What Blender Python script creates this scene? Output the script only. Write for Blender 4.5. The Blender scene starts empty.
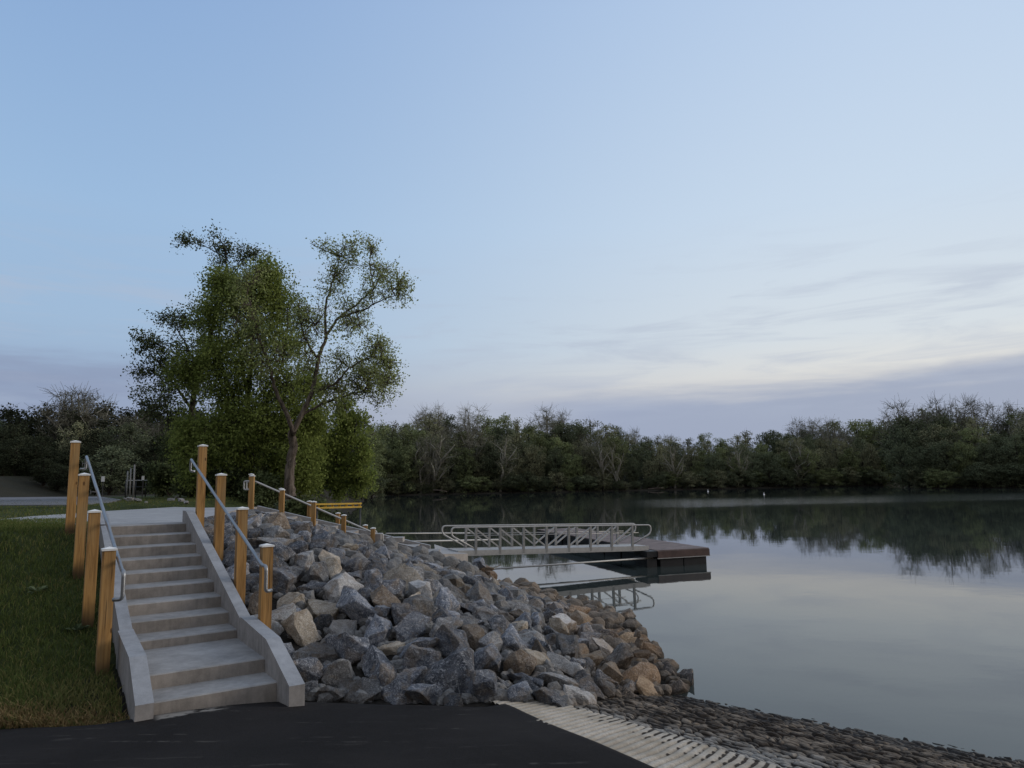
import bpy, bmesh, math, random
import numpy as np
from mathutils import Vector, Matrix, noise

SEED = 11
rnd = random.Random(SEED)
rng = np.random.default_rng(SEED)
scene = bpy.context.scene
COL = scene.collection

# ------------------------------------------------------------------ camera
F_PX, PITCH, ROLL, EYE = 710.0, math.atan(97.5 / 710), math.radians(1.0), 3.0
_c, _s = math.cos(PITCH), math.sin(PITCH)
FW = Vector((0, _c, _s)); U0 = Vector((0, -_s, _c)); R0 = Vector((1, 0, 0))
RT = R0 * math.cos(ROLL) - U0 * math.sin(ROLL)
UP = R0 * math.sin(ROLL) + U0 * math.cos(ROLL)
CAM = Vector((0, 0, EYE))
cd = bpy.data.cameras.new('camera'); cam = bpy.data.objects.new('camera', cd); COL.objects.link(cam)
M = Matrix((RT, UP, -FW)).transposed().to_4x4(); M.translation = CAM
cam.matrix_world = M
cd.sensor_width = 36; cd.lens = F_PX / 1024 * 36; cd.clip_end = 4000; cd.clip_start = 0.05
scene.camera = cam


def ray(px, py):
    return FW + RT * ((px - 512) / F_PX) + UP * ((384 - py) / F_PX)


def at(px, py, Y):
    d = ray(px, py); return CAM + d * (Y / d.y)


def on_z(px, py, z):
    d = ray(px, py); return CAM + d * ((z - EYE) / d.z)


def on_plane(px, py, p0, n):
    d = ray(px, py); return CAM + d * ((p0 - CAM).dot(n) / d.dot(n))


def project(p):
    v = Vector(p) - CAM; d = v.dot(FW)
    return 512 + F_PX * v.dot(RT) / d, 384 - F_PX * v.dot(UP) / d, d


# ------------------------------------------------------------------ node / material helpers
def lin(c):
    return tuple(((x / 255) / 12.92 if x <= 10.3 else ((x / 255 + 0.055) / 1.055) ** 2.4) for x in c)


class NT:
    def __init__(s, tree): s.t = tree
    def n(s, typ, ins=None, **kw):
        o = s.t.nodes.new(typ)
        for k, v in kw.items(): setattr(o, k, v)
        for k, v in (ins or {}).items():
            sock = o.inputs[k]
            if hasattr(v, 'links') and hasattr(v, 'is_output'): s.t.links.new(v, sock)
            else: sock.default_value = v
        return o
    def math(s, op, a, b=0.0, c=0.0, clamp=False):
        o = s.t.nodes.new('ShaderNodeMath'); o.operation = op; o.use_clamp = clamp
        for i, v in enumerate((a, b, c)):
            if hasattr(v, 'is_output'): s.t.links.new(v, o.inputs[i])
            else: o.inputs[i].default_value = v
        return o.outputs[0]
    def mapr(s, v, a, b, c=0.0, d=1.0, smooth=True):
        o = s.n('ShaderNodeMapRange', {0: v, 1: a, 2: b, 3: c, 4: d})
        if smooth: o.interpolation_type = 'SMOOTHSTEP'
        return o.outputs[0]
    def mix(s, f, a, b, blend='MIX'):
        o = s.t.nodes.new('ShaderNodeMix'); o.data_type = 'RGBA'; o.blend_type = blend
        for i, v in ((0, f), (6, a), (7, b)):
            if hasattr(v, 'is_output'): s.t.links.new(v, o.inputs[i])
            else: o.inputs[i].default_value = (*v, 1) if (i > 0 and len(v) == 3) else v
        return o.outputs[2]
    def noise(s, vec, scale, detail=4, rough=0.55, dist=0.0):
        return s.n('ShaderNodeTexNoise', {'Vector': vec, 'Scale': scale, 'Detail': detail, 'Roughness': rough, 'Distortion': dist}).outputs[0]
    def ramp(s, v, stops):
        o = s.n('ShaderNodeValToRGB', {0: v}); e = o.color_ramp.elements
        while len(e) < len(stops): e.new(0.5)
        for i, (p, c) in enumerate(stops): e[i].position = p; e[i].color = (*c, 1)
        return o.outputs[0]
    def link(s, a, b): s.t.links.new(a, b)


def new_mat(name):
    m = bpy.data.materials.new(name); m.use_nodes = True
    t = m.node_tree; t.nodes.clear(); N = NT(t)
    out = t.nodes.new('ShaderNodeOutputMaterial')
    b = t.nodes.new('ShaderNodeBsdfPrincipled'); t.links.new(b.outputs[0], out.inputs[0])
    return m, N, b, out


def simple_mat(name, col, rough=0.7, metal=0.0, var=0.25, scale=6.0, bump=0.2, bscale=40.0, bdist=0.01, stretch=None, spec=0.4, objvar=0.0):
    """principled with two-scale mottling of the colour and a bump"""
    m, N, b, out = new_mat(name)
    tc = N.n('ShaderNodeTexCoord').outputs['Object']
    if stretch: tc = N.n('ShaderNodeMapping', {'Vector': tc, 'Scale': stretch}).outputs[0]
    a = N.noise(tc, scale, 5, 0.6); c2 = N.noise(tc, scale * 7, 3, 0.6)
    v = N.math('ADD', N.math('MULTIPLY', a, 0.65), N.math('MULTIPLY', c2, 0.35))
    k = N.mapr(v, 0.3, 0.7, 1 - var, 1 + var)
    if objvar:
        r = N.n('ShaderNodeObjectInfo').outputs['Random']
        k = N.math('MULTIPLY', k, N.mapr(r, 0, 1, 1 - objvar, 1 + objvar, smooth=False))
    colr = N.mix(1.0, col, N.n('ShaderNodeCombineColor', {0: k, 1: k, 2: k}).outputs[0], 'MULTIPLY')
    N.link(colr, b.inputs['Base Color'])
    b.inputs['Roughness'].default_value = rough; b.inputs['Metallic'].default_value = metal
    b.inputs['Specular IOR Level'].default_value = spec
    if bump:
        h = N.noise(tc, bscale, 4, 0.6)
        bp = N.n('ShaderNodeBump', {'Height': h, 'Strength': bump, 'Distance': bdist})
        N.link(bp.outputs[0], b.inputs['Normal'])
    return m


def concrete_mat(name, col, stain=0.25):
    m, N, b, out = new_mat(name)
    g = N.n('ShaderNodeNewGeometry'); pos = g.outputs['Position']
    big = N.noise(pos, 1.3, 5, 0.6); mid = N.noise(pos, 9, 5, 0.65); fine = N.noise(pos, 160, 3, 0.7)
    streak = N.noise(N.n('ShaderNodeMapping', {'Vector': pos, 'Scale': (9, 9, 1.0)}).outputs[0], 1.5, 4, 0.6)
    k = N.math('ADD', N.mapr(big, 0.3, 0.7, 1 - stain, 1 + stain * 0.5), N.mapr(mid, 0.3, 0.7, -0.10, 0.10))
    k = N.math('ADD', k, N.mapr(fine, 0.3, 0.7, -0.08, 0.08))
    nz = N.n('ShaderNodeSeparateXYZ', {0: g.outputs['Normal']}).outputs[2]
    vert = N.mapr(N.math('ABSOLUTE', nz), 0.2, 0.8, 1, 0)
    k = N.math('SUBTRACT', k, N.math('MULTIPLY', vert, N.mapr(streak, 0.4, 0.75, 0.0, 0.20)))
    c = N.mix(1.0, col, N.n('ShaderNodeCombineColor', {0: k, 1: k, 2: k}).outputs[0], 'MULTIPLY')
    warm = N.mix(N.math('MULTIPLY', vert, 0.75), c, N.mix(1.0, c, (1.0, 0.88, 0.76), 'MULTIPLY'))  # upright faces tinted warm: the light on the risers put into the colour
    N.link(warm, b.inputs['Base Color']); b.inputs['Roughness'].default_value = 0.85
    b.inputs['Specular IOR Level'].default_value = 0.25
    bp = N.n('ShaderNodeBump', {'Height': N.math('ADD', fine, N.math('MULTIPLY', mid, 1.5)), 'Strength': 0.35, 'Distance': 0.004})
    N.link(bp.outputs[0], b.inputs['Normal'])
    return m


# ------------------------------------------------------------------ mesh helpers
def tag(o, label=None, cat=None, group=None, kind=None):
    if label: o['label'] = label
    if cat: o['category'] = cat
    if group: o['group'] = group
    if kind: o['kind'] = kind
    return o


def empty(name, loc=(0, 0, 0), rz=0.0):
    o = bpy.data.objects.new(name, None); o.empty_display_size = 0.2
    o.location = loc; o.rotation_euler = (0, 0, rz); COL.objects.link(o); return o


def link_mesh(name, me, mats, parent=None):
    o = bpy.data.objects.new(name, me); COL.objects.link(o)
    if not isinstance(mats, (list, tuple)): mats = [mats]
    if len(me.materials) == 0:
        for m in mats: me.materials.append(m)
    if parent: o.parent = parent
    return o


def np_mesh(name, V, F, smooth=False):
    """V (n,3), F (m,k) all faces with the same number of corners"""
    me = bpy.data.meshes.new(name); V = np.asarray(V, np.float32); F = np.asarray(F, np.int32)
    me.vertices.add(len(V)); me.vertices.foreach_set('co', V.ravel())
    k = F.shape[1]
    me.loops.add(F.size); me.loops.foreach_set('vertex_index', F.ravel())
    me.polygons.add(len(F)); me.polygons.foreach_set('loop_start', np.arange(0, F.size, k, dtype=np.int32))
    me.polygons.foreach_set('loop_total', np.full(len(F), k, np.int32))
    me.polygons.foreach_set('use_smooth', np.full(len(F), smooth))
    me.update(calc_edges=True); me.validate(); return me


def grid_mesh(name, X, Y, Z, smooth=True):
    n, m = X.shape
    V = np.stack([X, Y, Z], -1).reshape(-1, 3)
    i = np.arange(n * m).reshape(n, m)
    F = np.stack([i[:-1, :-1], i[1:, :-1], i[1:, 1:], i[:-1, 1:]], -1).reshape(-1, 4)
    return np_mesh(name, V, F, smooth)


class MB:
    """collects boxes, prisms and tubes; build() links ONE mesh object"""
    def __init__(s): s.bm = bmesh.new()
    def box(s, c, size, axes=None):
        ax = axes or (Vector((1, 0, 0)), Vector((0, 1, 0)), Vector((0, 0, 1)))
        c = Vector(c); vs = []
        for k in (-.5, .5):
            for j in (-.5, .5):
                for i in (-.5, .5):
                    vs.append(s.bm.verts.new(c + ax[0] * (i * size[0]) + ax[1] * (j * size[1]) + ax[2] * (k * size[2])))
        for f in ((0, 2, 3, 1), (4, 5, 7, 6), (0, 1, 5, 4), (2, 6, 7, 3), (0, 4, 6, 2), (1, 3, 7, 5)):
            s.bm.faces.new([vs[i] for i in f])
        return s
    def bar(s, a, b, w, h, up=Vector((0, 0, 1))):
        a, b = Vector(a), Vector(b); d = (b - a); L = d.length; d = d / L
        sd = d.cross(up); sd = sd.normalized() if sd.length > 1e-4 else Vector((1, 0, 0)); u = sd.cross(d)
        return s.box((a + b) / 2, (L, w, h), (d, sd, u))
    def prism(s, poly, frm, d):
        """poly: list of 3d points (planar), extruded by vector d"""
        a = [s.bm.verts.new(Vector(p)) for p in poly]; b = [s.bm.verts.new(Vector(p) + d) for p in poly]
        n = len(a); s.bm.faces.new(a); s.bm.faces.new(list(reversed(b)))
        for i in range(n): s.bm.faces.new([a[i], b[i], b[(i + 1) % n], a[(i + 1) % n]])
        return s
    def tube(s, pts, r, seg=10, r2=None, cap=True):
        pts = [Vector(p) for p in pts]; n = len(pts); rings = []; prev = None
        for i, p in enumerate(pts):
            t = (pts[min(i + 1, n - 1)] - pts[max(i - 1, 0)]).normalized()
            if prev is None:
                nx = t.cross(Vector((0, 0, 1)))
                if nx.length < 0.05: nx = t.cross(Vector((1, 0, 0)))
            else: nx = prev - t * prev.dot(t)
            nx.normalize(); prev = nx; by = t.cross(nx)
            rr = r if r2 is None else r + (r2 - r) * i / max(1, n - 1)
            rings.append([s.bm.verts.new(p + nx * (rr * math.cos(2 * math.pi * k / seg)) + by * (rr * math.sin(2 * math.pi * k / seg))) for k in range(seg)])
        for a, b in zip(rings, rings[1:]):
            for k in range(seg):
                f = s.bm.faces.new([a[k], a[(k + 1) % seg], b[(k + 1) % seg], b[k]]); f.smooth = True
        if cap: s.bm.faces.new(list(reversed(rings[0]))); s.bm.faces.new(rings[-1])
        return s
    def bevel(s, w, seg=2):
        es = [e for e in s.bm.edges if len(e.link_faces) == 2 and e.calc_face_angle(0) > 0.45]
        bmesh.ops.bevel(s.bm, geom=es, offset=w, segments=seg, affect='EDGES', profile=0.5, clamp_overlap=True)
        return s
    def build(s, name, mat, parent=None):
        bmesh.ops.recalc_face_normals(s.bm, faces=s.bm.faces)
        me = bpy.data.meshes.new(name); s.bm.to_mesh(me); s.bm.free()
        return link_mesh(name, me, mat, parent)


def fillet(pts, r, n=5):
    pts = [Vector(p) for p in pts]; out = [pts[0]]
    for a, b, c in zip(pts, pts[1:], pts[2:]):
        d1 = (a - b); d2 = (c - b); k = min(r, d1.length * .49, d2.length * .49)
        p, q = b + d1.normalized() * k, b + d2.normalized() * k
        for i in range(n + 1):
            t = i / n; out.append(p * (1 - t) ** 2 + b * 2 * t * (1 - t) + q * t * t)
    out.append(pts[-1]); return out


# ------------------------------------------------------------------ stairs frame (fitted to the photograph)
AZ, RUN, WID, LAND, RISE = 0.592, 0.5069, 1.2008, 1.3636, 0.152
S0 = Vector((-3.6173, 7.4379, 0)); FOOT = EYE - 2.2707
ND = Vector((math.cos(AZ), math.sin(AZ), 0)); SD = Vector((-math.sin(AZ), math.cos(AZ), 0))
UK = {1: 0.0, 2: RUN}; ZK = {1: FOOT + RISE, 2: FOOT + 2 * RISE}
for k in range(3, 12):
    UK[k] = RUN + LAND + (k - 3) * RUN; ZK[k] = FOOT + RISE * k - 0.0431
TOP = ZK[11]


def st(u, s, z): return S0 + SD * u + ND * s + Vector((0, 0, z))


def st_plane(px, py, s): return on_plane(px, py, st(0, s, 0), ND)


INC_U = [-3, -.3, 0, .5, 1.8, UK[11], 8]
INC_Z = [FOOT - .03, FOOT, FOOT + .08, FOOT + .2, FOOT + .33, TOP - .03, TOP - .03]

FD = Vector((1, .03, 0)).normalized(); FN = Vector((-FD.y, FD.x, 0))
fs0 = Vector((-7.85, 21.4, 0)); NF, fr_, fz = 9, .62, .150
# ------------------------------------------------------------------ terrain height
SHORE = np.array([(5.0, 7.25), (2.62, 10.3), (2.25, 11.4), (2.2, 13.8), (2.3, 15.9), (1.4, 17.6), (.55, 19.3), (-.2, 20.9), (-1.0, 22.0), (-2.6, 24.0),
    (-6.2, 24.6), (-8.5, 30), (-10.5, 40), (-14.5, 60), (-22, 100), (-31, 150), (-34, 183), (-20, 187), (0, 190), (20, 193), (45, 196), (75, 200), (100, 204), (128, 206),
    (118, 182), (92, 166), (86, 160), (90, 153), (105, 145), (135, 133), (190, 110), (260, 60), (260, -80), (40, -60), (14, -6), (9, 2)], float)


def sdist(x, y):
    """distance to the lake shore, positive on land"""
    x = np.asarray(x, float); y = np.asarray(y, float)
    best = np.full(x.shape, 1e9); inside = np.zeros(x.shape, bool)
    n = len(SHORE)
    for i in range(n):
        ax, ay = SHORE[i]; bx, by = SHORE[(i + 1) % n]
        dx, dy = bx - ax, by - ay
        t = np.clip(((x - ax) * dx + (y - ay) * dy) / (dx * dx + dy * dy), 0, 1)
        best = np.minimum(best, np.hypot(x - ax - t * dx, y - ay - t * dy))
        with np.errstate(divide='ignore', invalid='ignore'):
            cr = ((ay > y) != (by > y)) & (x < (bx - ax) * (y - ay) / (by - ay + 1e-12) + ax)
        inside ^= cr
    return np.where(inside, -best, best)


def za(y): return 1.4 - 0.09 * np.asarray(y, float)


E0 = Vector(on_plane(505, 703, Vector((0, 0, 1.4)), Vector((0, .09, 1)))); E1 = Vector(on_plane(655, 768, Vector((0, 0, 1.4)), Vector((0, .09, 1))))
ED = Vector((E1.x - E0.x, E1.y - E0.y, 0)).normalized(); EN = Vector((-ED.y, ED.x, 0))
RSLOPE = 0.175


def edge_as(x, y):
    a = (x - E0.x) * ED.x + (y - E0.y) * ED.y; s = (x - E0.x) * EN.x + (y - E0.y) * EN.y
    return a, s


def zramp(a, s): return za(E0.y + a * ED.y) - RSLOPE * np.maximum(s, 0) + 0 * np.minimum(s, 0)


FX = [-30, -4.3, -3.95, -3.75, -3.3, -2.62, -2.15, -1.2, -.35, E0.x, .55, 1.2, 2.6, 8]
FY = [7.20, 7.18, 7.18, 7.36, 7.66, 8.10, 8.12, 7.92, 7.74, E0.y + .02, 8.05, 9.2, 10.6, 16]


def smin(a, b, k):
    h = np.clip(0.5 + 0.5 * (b - a) / k, 0, 1); return b + (a - b) * h - k * h * (1 - h)


def H(x, y):
    x = np.asarray(x, float); y = np.asarray(y, float)
    sd = sdist(x, y)
    a, s = edge_as(x, y)
    base = np.where(s > 0, zramp(a, s), za(y))
    Fy = np.interp(x, FX, FY)
    u = (x - S0.x) * SD.x + (y - S0.y) * SD.y; sl = (x - S0.x) * ND.x + (y - S0.y) * ND.y
    # grass bank left of the stairs
    uy = (y - 7.2) / .83
    w = np.clip((-sl - .3) / 2.5, 0, 1)
    left = np.interp(u * (1 - w) + uy * w - .15, INC_U, INC_Z)
    # rock bank right of the stairs
    right = smin(base - .1 + .345 * np.maximum(0, y - Fy), np.full_like(x, TOP - .02), .25)
    right = np.minimum(right, np.where(sl < 3.2, np.interp(u, INC_U, INC_Z) - .02 + .25 * np.clip(sl - 1.4, 0, 5), 9))
    bank = .04 - .10 * np.clip((y - 13) / 3, 0, 1) + .34 * np.maximum(sd, 0)
    right = smin(right, bank, .2)
    right = right - .20 * np.clip((y - Fy - .1) / .8, 0, 1) * np.clip(sd / 1.0, 0, 1)
    left = left - .10 * np.clip((6.6 - u) / 1.5, 0, 1)
    fdd = (x - fs0.x) * FD.x + (y - fs0.y) * FD.y; fnn = (x - fs0.x) * FN.x + (y - fs0.y) * FN.y
    right = np.maximum(right, np.where((fnn < .2) & (fdd > -.6), TOP - .22 - fz / fr_ * np.clip(fdd, 0, 6.2) - .36 * np.maximum(-fnn - 1.5, 0) - .5 * np.maximum(fdd - 6.0, 0), -9))
    wl = np.clip((sl - .1) / 1.0, 0, 1)
    land = left * (1 - wl) + right * wl
    land = np.where(y < Fy, base - .12, land)
    under = np.clip((sl + .02) / .05, 0, 1) * np.clip((WID + .05 - sl) / .05, 0, 1) * np.clip((u + .1) / .1, 0, 1) * np.clip((UK[11] + .5 - u) / .3, 0, 1)
    land = land - .6 * under
    # further left bank of the lake and the lawn / lot
    rise = TOP * np.clip(sd / 5.0, 0, 1) ** .8
    k = np.clip((y - 21) / 3, 0, 1)
    land = land * (1 - k) + np.minimum(rise, TOP) * k
    mound = 2.1 * np.clip((y - 58) / 8, 0, 1) * np.clip((-x - 44) / 8, 0, 1) * np.clip((100 - y) / 20, 0, 1)
    land = land + mound
    far = np.clip((y - 125) / 20, 0, 1)
    hill = .7 * np.clip(sd / 2.5, 0, 1) + .16 * np.clip(sd - 5, 0, 70)
    land = land * (1 - far) + hill * far
    lake = -np.minimum(2.0, .3 * np.maximum(-sd, 0))
    nearramp = (s > 0) & (y < Fy) & (sd < 0)
    lake = np.where(nearramp, np.maximum(base - .12, -2), lake)
    return np.where(sd > 0, land, lake)


def h1(x, y): return float(H(np.array([x]), np.array([y]))[0])


def on_ground(px, py, lo=4.0, hi=120.0, lift=0.0, rock=False):
    d = ray(px, py); ts = np.linspace(lo, hi, 900) / d.y
    X = CAM.x + d.x * ts; Y = CAM.y + d.y * ts; Z = CAM.z + d.z * ts
    i = np.argmax((Z < H(X, Y) + lift) & ((Y > np.interp(X, FX, FY) + .22) | (not rock)))
    return Vector((X[i], Y[i], Z[i]))


# ------------------------------------------------------------------ world and sun
w = bpy.data.worlds.new('World'); scene.world = w; w.use_nodes = True
wt = w.node_tree; wt.nodes.clear(); N = NT(wt)
SUN_EL, SUN_AZ = math.radians(16), math.radians(80)     # azimuth clockwise from +Y
dirv = N.n('ShaderNodeTexCoord').outputs['Generated']
sx = N.n('ShaderNodeSeparateXYZ', {0: dirv}); X_, Y_, Z_ = sx.outputs
el = N.math('MAXIMUM', Z_, 0.0)
L_ = N.ramp(el, [(0.0, lin((150, 158, 186))), (0.11, lin((152, 168, 196))), (0.19, lin((164, 191, 220))), (0.34, lin((160, 192, 227))), (0.58, lin((141, 174, 218))), (1.0, lin((104, 137, 190)))])
R_ = N.ramp(el, [(0.0, lin((205, 206, 212))), (0.125, lin((230, 228, 223))), (0.18, lin((220, 228, 234))), (0.34, lin((207, 224, 242))), (0.58, lin((190, 212, 240))), (1.0, lin((120, 150, 200)))])
fx = N.mapr(X_, -0.55, 0.50)
base = N.mix(fx, L_, R_)
# low cloud bank and thin streaks
cv = N.n('ShaderNodeCombineXYZ', {0: N.math('MULTIPLY', X_, 2.2), 1: N.math('MULTIPLY', Y_, 2.2), 2: N.math('MULTIPLY', Z_, 17)}).outputs[0]
n1 = N.noise(cv, 1.6, 6, 0.55, 0.3); n2 = N.noise(cv, 2.1, 6, 0.58, 0.5)
edge = N.math('ADD', 0.120, N.math('MULTIPLY', N.math('SUBTRACT', n1, 0.5), 0.07))
edge = N.math('ADD', edge, N.math('MULTIPLY', X_, 0.014))
bank = N.mapr(N.math('SUBTRACT', edge, Z_), -0.020, 0.024)
bank = N.math('MULTIPLY', bank, N.mapr(X_, -0.12, 0.16, 0.25, 0.93))
bankc = N.mix(N.mapr(X_, -.1, .6), lin((157, 169, 196)), lin((159, 170, 194)))
base = N.mix(bank, base, bankc)
streak = N.math('MULTIPLY', N.mapr(n2, 0.46, 0.70), N.mapr(Z_, 0.06, 0.13))
streak = N.math('MULTIPLY', streak, N.mapr(Z_, 0.36, 0.2))
base = N.mix(N.math('MULTIPLY', streak, 0.5), base, lin((182, 192, 211)))
lb = N.math('MULTIPLY', N.mapr(X_, -0.28, -0.5), N.math('MULTIPLY', N.mapr(Z_, 0.21, 0.13), N.mapr(n1, 0.36, 0.62)))
base = N.mix(N.math('MULTIPLY', lb, 0.75), base, lin((143, 156, 185)))
sky = N.n('ShaderNodeTexSky'); sky.sky_type = 'NISHITA'; sky.sun_disc = False
sky.sun_elevation = SUN_EL; sky.sun_rotation = SUN_AZ; sky.dust_density = 2.0
back = N.math('MAXIMUM', N.mapr(Y_, .25, -.35), N.mapr(Z_, .62, .85))
base = N.mix(back, base, N.mix(N.mapr(Z_, .15, .6), (.46, .40, .345), (.54, .61, .74)))
bg1 = N.n('ShaderNodeBackground', {'Color': sky.outputs[0], 'Strength': 0.003})
bg2 = N.n('ShaderNodeBackground', {'Color': base, 'Strength': 0.93})
add = N.n('ShaderNodeAddShader', {0: bg1.outputs[0], 1: bg2.outputs[0]})
wo = N.n('ShaderNodeOutputWorld', {0: add.outputs[0]})

sl = bpy.data.lights.new('sun', 'SUN'); sl.energy = 1.5; sl.angle = math.radians(24); sl.color = (1.0, 0.91, 0.82)
so = bpy.data.objects.new('sun', sl); COL.objects.link(so)
sdv = Vector((math.sin(SUN_AZ) * math.cos(SUN_EL), math.cos(SUN_AZ) * math.cos(SUN_EL), math.sin(SUN_EL)))
so.rotation_euler = sdv.to_track_quat('Z', 'Y').to_euler()

vs = scene.view_settings; vs.view_transform = 'Standard'; vs.look = 'None'; vs.exposure = 0; vs.gamma = 1
scene.cycles.max_bounces = 6; scene.cycles.diffuse_bounces = 3; scene.cycles.glossy_bounces = 3
scene.cycles.use_denoising = True

# ------------------------------------------------------------------ materials
MT = {}
MT['concrete'] = concrete_mat('concrete', (.275, .272, .268))
MT['cheek'] = concrete_mat('cheek_concrete', (.285, .295, .31), .15)
MT['slab'] = concrete_mat('slab_concrete', (.31, .312, .315), .12)


def wood_mat():
    m, N, b, out = new_mat('treated_wood')
    tc = N.n('ShaderNodeTexCoord').outputs['Object']; oi = N.n('ShaderNodeObjectInfo').outputs['Random']
    off = N.n('ShaderNodeVectorMath', {0: tc, 1: N.n('ShaderNodeCombineXYZ', {0: N.math('MULTIPLY', oi, 17.0), 2: N.math('MULTIPLY', oi, 41.0)}).outputs[0]}).outputs[0]
    grain = N.noise(N.n('ShaderNodeMapping', {'Vector': off, 'Scale': (34, 34, 1.4)}).outputs[0], 1.0, 5, .65, .6)
    broad = N.noise(N.n('ShaderNodeMapping', {'Vector': off, 'Scale': (5, 5, 1.1)}).outputs[0], 1.0, 4, .6)
    check = N.noise(N.n('ShaderNodeMapping', {'Vector': off, 'Scale': (26, 26, .8)}).outputs[0], 1.0, 2, .5)
    c = N.mix(N.mapr(grain, .32, .68), (.20, .105, .034), (.40, .225, .078))
    c = N.mix(N.mapr(broad, .42, .68, 0, .55), c, (.27, .19, .095))
    kn = N.n('ShaderNodeTexVoronoi', {'Vector': N.n('ShaderNodeMapping', {'Vector': off, 'Scale': (7, 7, 3.2)}).outputs[0], 'Scale': 1.0}).outputs['Distance']
    c = N.mix(N.mapr(kn, .13, .07, 0, .85), c, (.075, .036, .014))
    c = N.mix(N.mapr(check, .665, .69, 0, .8), c, (.055, .03, .014))
    z = N.math('ADD', N.n('ShaderNodeSeparateXYZ', {0: tc}).outputs[2], N.math('MULTIPLY', N.math('SUBTRACT', broad, .5), .25))
    c = N.mix(N.mapr(z, .66, .46, 0, .85), c, (.055, .038, .02))
    k = N.mapr(oi, 0, 1, .82, 1.1, smooth=False)
    c = N.mix(1.0, c, N.n('ShaderNodeCombineColor', {0: k, 1: k, 2: k}).outputs[0], 'MULTIPLY')
    N.link(c, b.inputs['Base Color']); b.inputs['Roughness'].default_value = .78; b.inputs['Specular IOR Level'].default_value = .25
    bp = N.n('ShaderNodeBump', {'Height': grain, 'Strength': .5, 'Distance': .004}); N.link(bp.outputs[0], b.inputs['Normal']); return m


MT['wood'] = wood_mat()
MT['cap'] = simple_mat('pale_cap', (.72, .71, .68), .5, 0, .08, 8, .1)
MT['steel'] = simple_mat('galvanised_steel', (.27, .28, .29), .40, .7, .15, 14, .05)
MT['alu'] = simple_mat('aluminium', (.40, .39, .37), .55, .3, .12, 10, .08)
MT['alupost'] = simple_mat('shade_toned_aluminium', (.27, .265, .25), .6, .3, .15, 10, .1)  # aluminium darkened: shade on the near side of the posts painted in
MT['aludeck'] = simple_mat('aluminium_deck', (.36, .355, .345), .6, .2, .15, 6, .1)
MT['dockwood'] = simple_mat('dock_boards', (.16, .125, .115), .75, 0, .35, 2.0, .4, 30, .006, (1, 1, 1), .3)
MT['fascia'] = simple_mat('dock_fascia', (.085, .052, .044), .65, 0, .3, 2.5, .3)
MT['float'] = simple_mat('black_float', (.014, .014, .016), .5, 0, .3, 4, .2)
MT['yellow'] = simple_mat('yellow_timber', (.48, .30, .035), .7, 0, .25, 4, .3)
MT['dark_metal'] = simple_mat('dark_metal', (.05, .05, .05), .5, .5, .2)
MT['white'] = simple_mat('white_paint', (.75, .75, .74), .5, 0, .06)
MT['carpaint'] = simple_mat('dark_car_paint', (.03, .035, .045), .25, .2, .1, 3, 0, spec=.5)
MT['glass'] = simple_mat('dark_glass', (.02, .025, .03), .35, 0, .1, 3, 0, spec=.6)
MT['rubber'] = simple_mat('rubber', (.015, .015, .015), .8, 0, .2)
MT['lot'] = simple_mat('lot_asphalt', (.13, .13, .14), .9, 0, .15, 1.5, .2)


def ground_mat():
    m, N, b, out = new_mat('ground_soil_grass')
    g = N.n('ShaderNodeNewGeometry'); pos = g.outputs['Position']
    xyz = N.n('ShaderNodeSeparateXYZ', {0: pos})
    n = N.noise(pos, 1.1, 5, .6); f = N.noise(pos, 18, 4, .7)
    grass = N.mix(N.mapr(n, .35, .65), (.022, .032, .010), (.042, .054, .018))
    grass = N.mix(N.mapr(f, .4, .7, 0, .5), grass, (.045, .05, .018))
    soil = N.mix(N.mapr(f, .3, .7), (.010, .009, .008), (.028, .025, .021))  # soil below the rocks darkened too, as painted shade in the gaps
    shore = N.mix(N.mapr(n, .3, .7), (.014, .013, .010), (.036, .032, .025))
    k = N.mapr(xyz.outputs[2], .25, .8)
    grass = N.mix(N.mapr(xyz.outputs[1], 52, 60), grass, N.mix(N.mapr(f, .3, .7), (.022, .021, .013), (.048, .044, .030)))
    c = N.mix(k, shore, grass)
    d = N.math('MULTIPLY', N.mapr(xyz.outputs[1], 24, 21), N.mapr(xyz.outputs[0], -5.2, -4.2))
    c = N.mix(d, c, soil)
    farf = N.mapr(xyz.outputs[1], 120, 140); 
    c = N.mix(farf, c, N.mix(N.mapr(xyz.outputs[2], .55, 1.3), (.055, .048, .038), (.012, .014, .008)))
    N.link(c, b.inputs['Base Color']); b.inputs['Roughness'].default_value = .95; b.inputs['Specular IOR Level'].default_value = .1
    bp = N.n('ShaderNodeBump', {'Height': f, 'Strength': .8, 'Distance': .03}); N.link(bp.outputs[0], b.inputs['Normal'])
    return m


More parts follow.
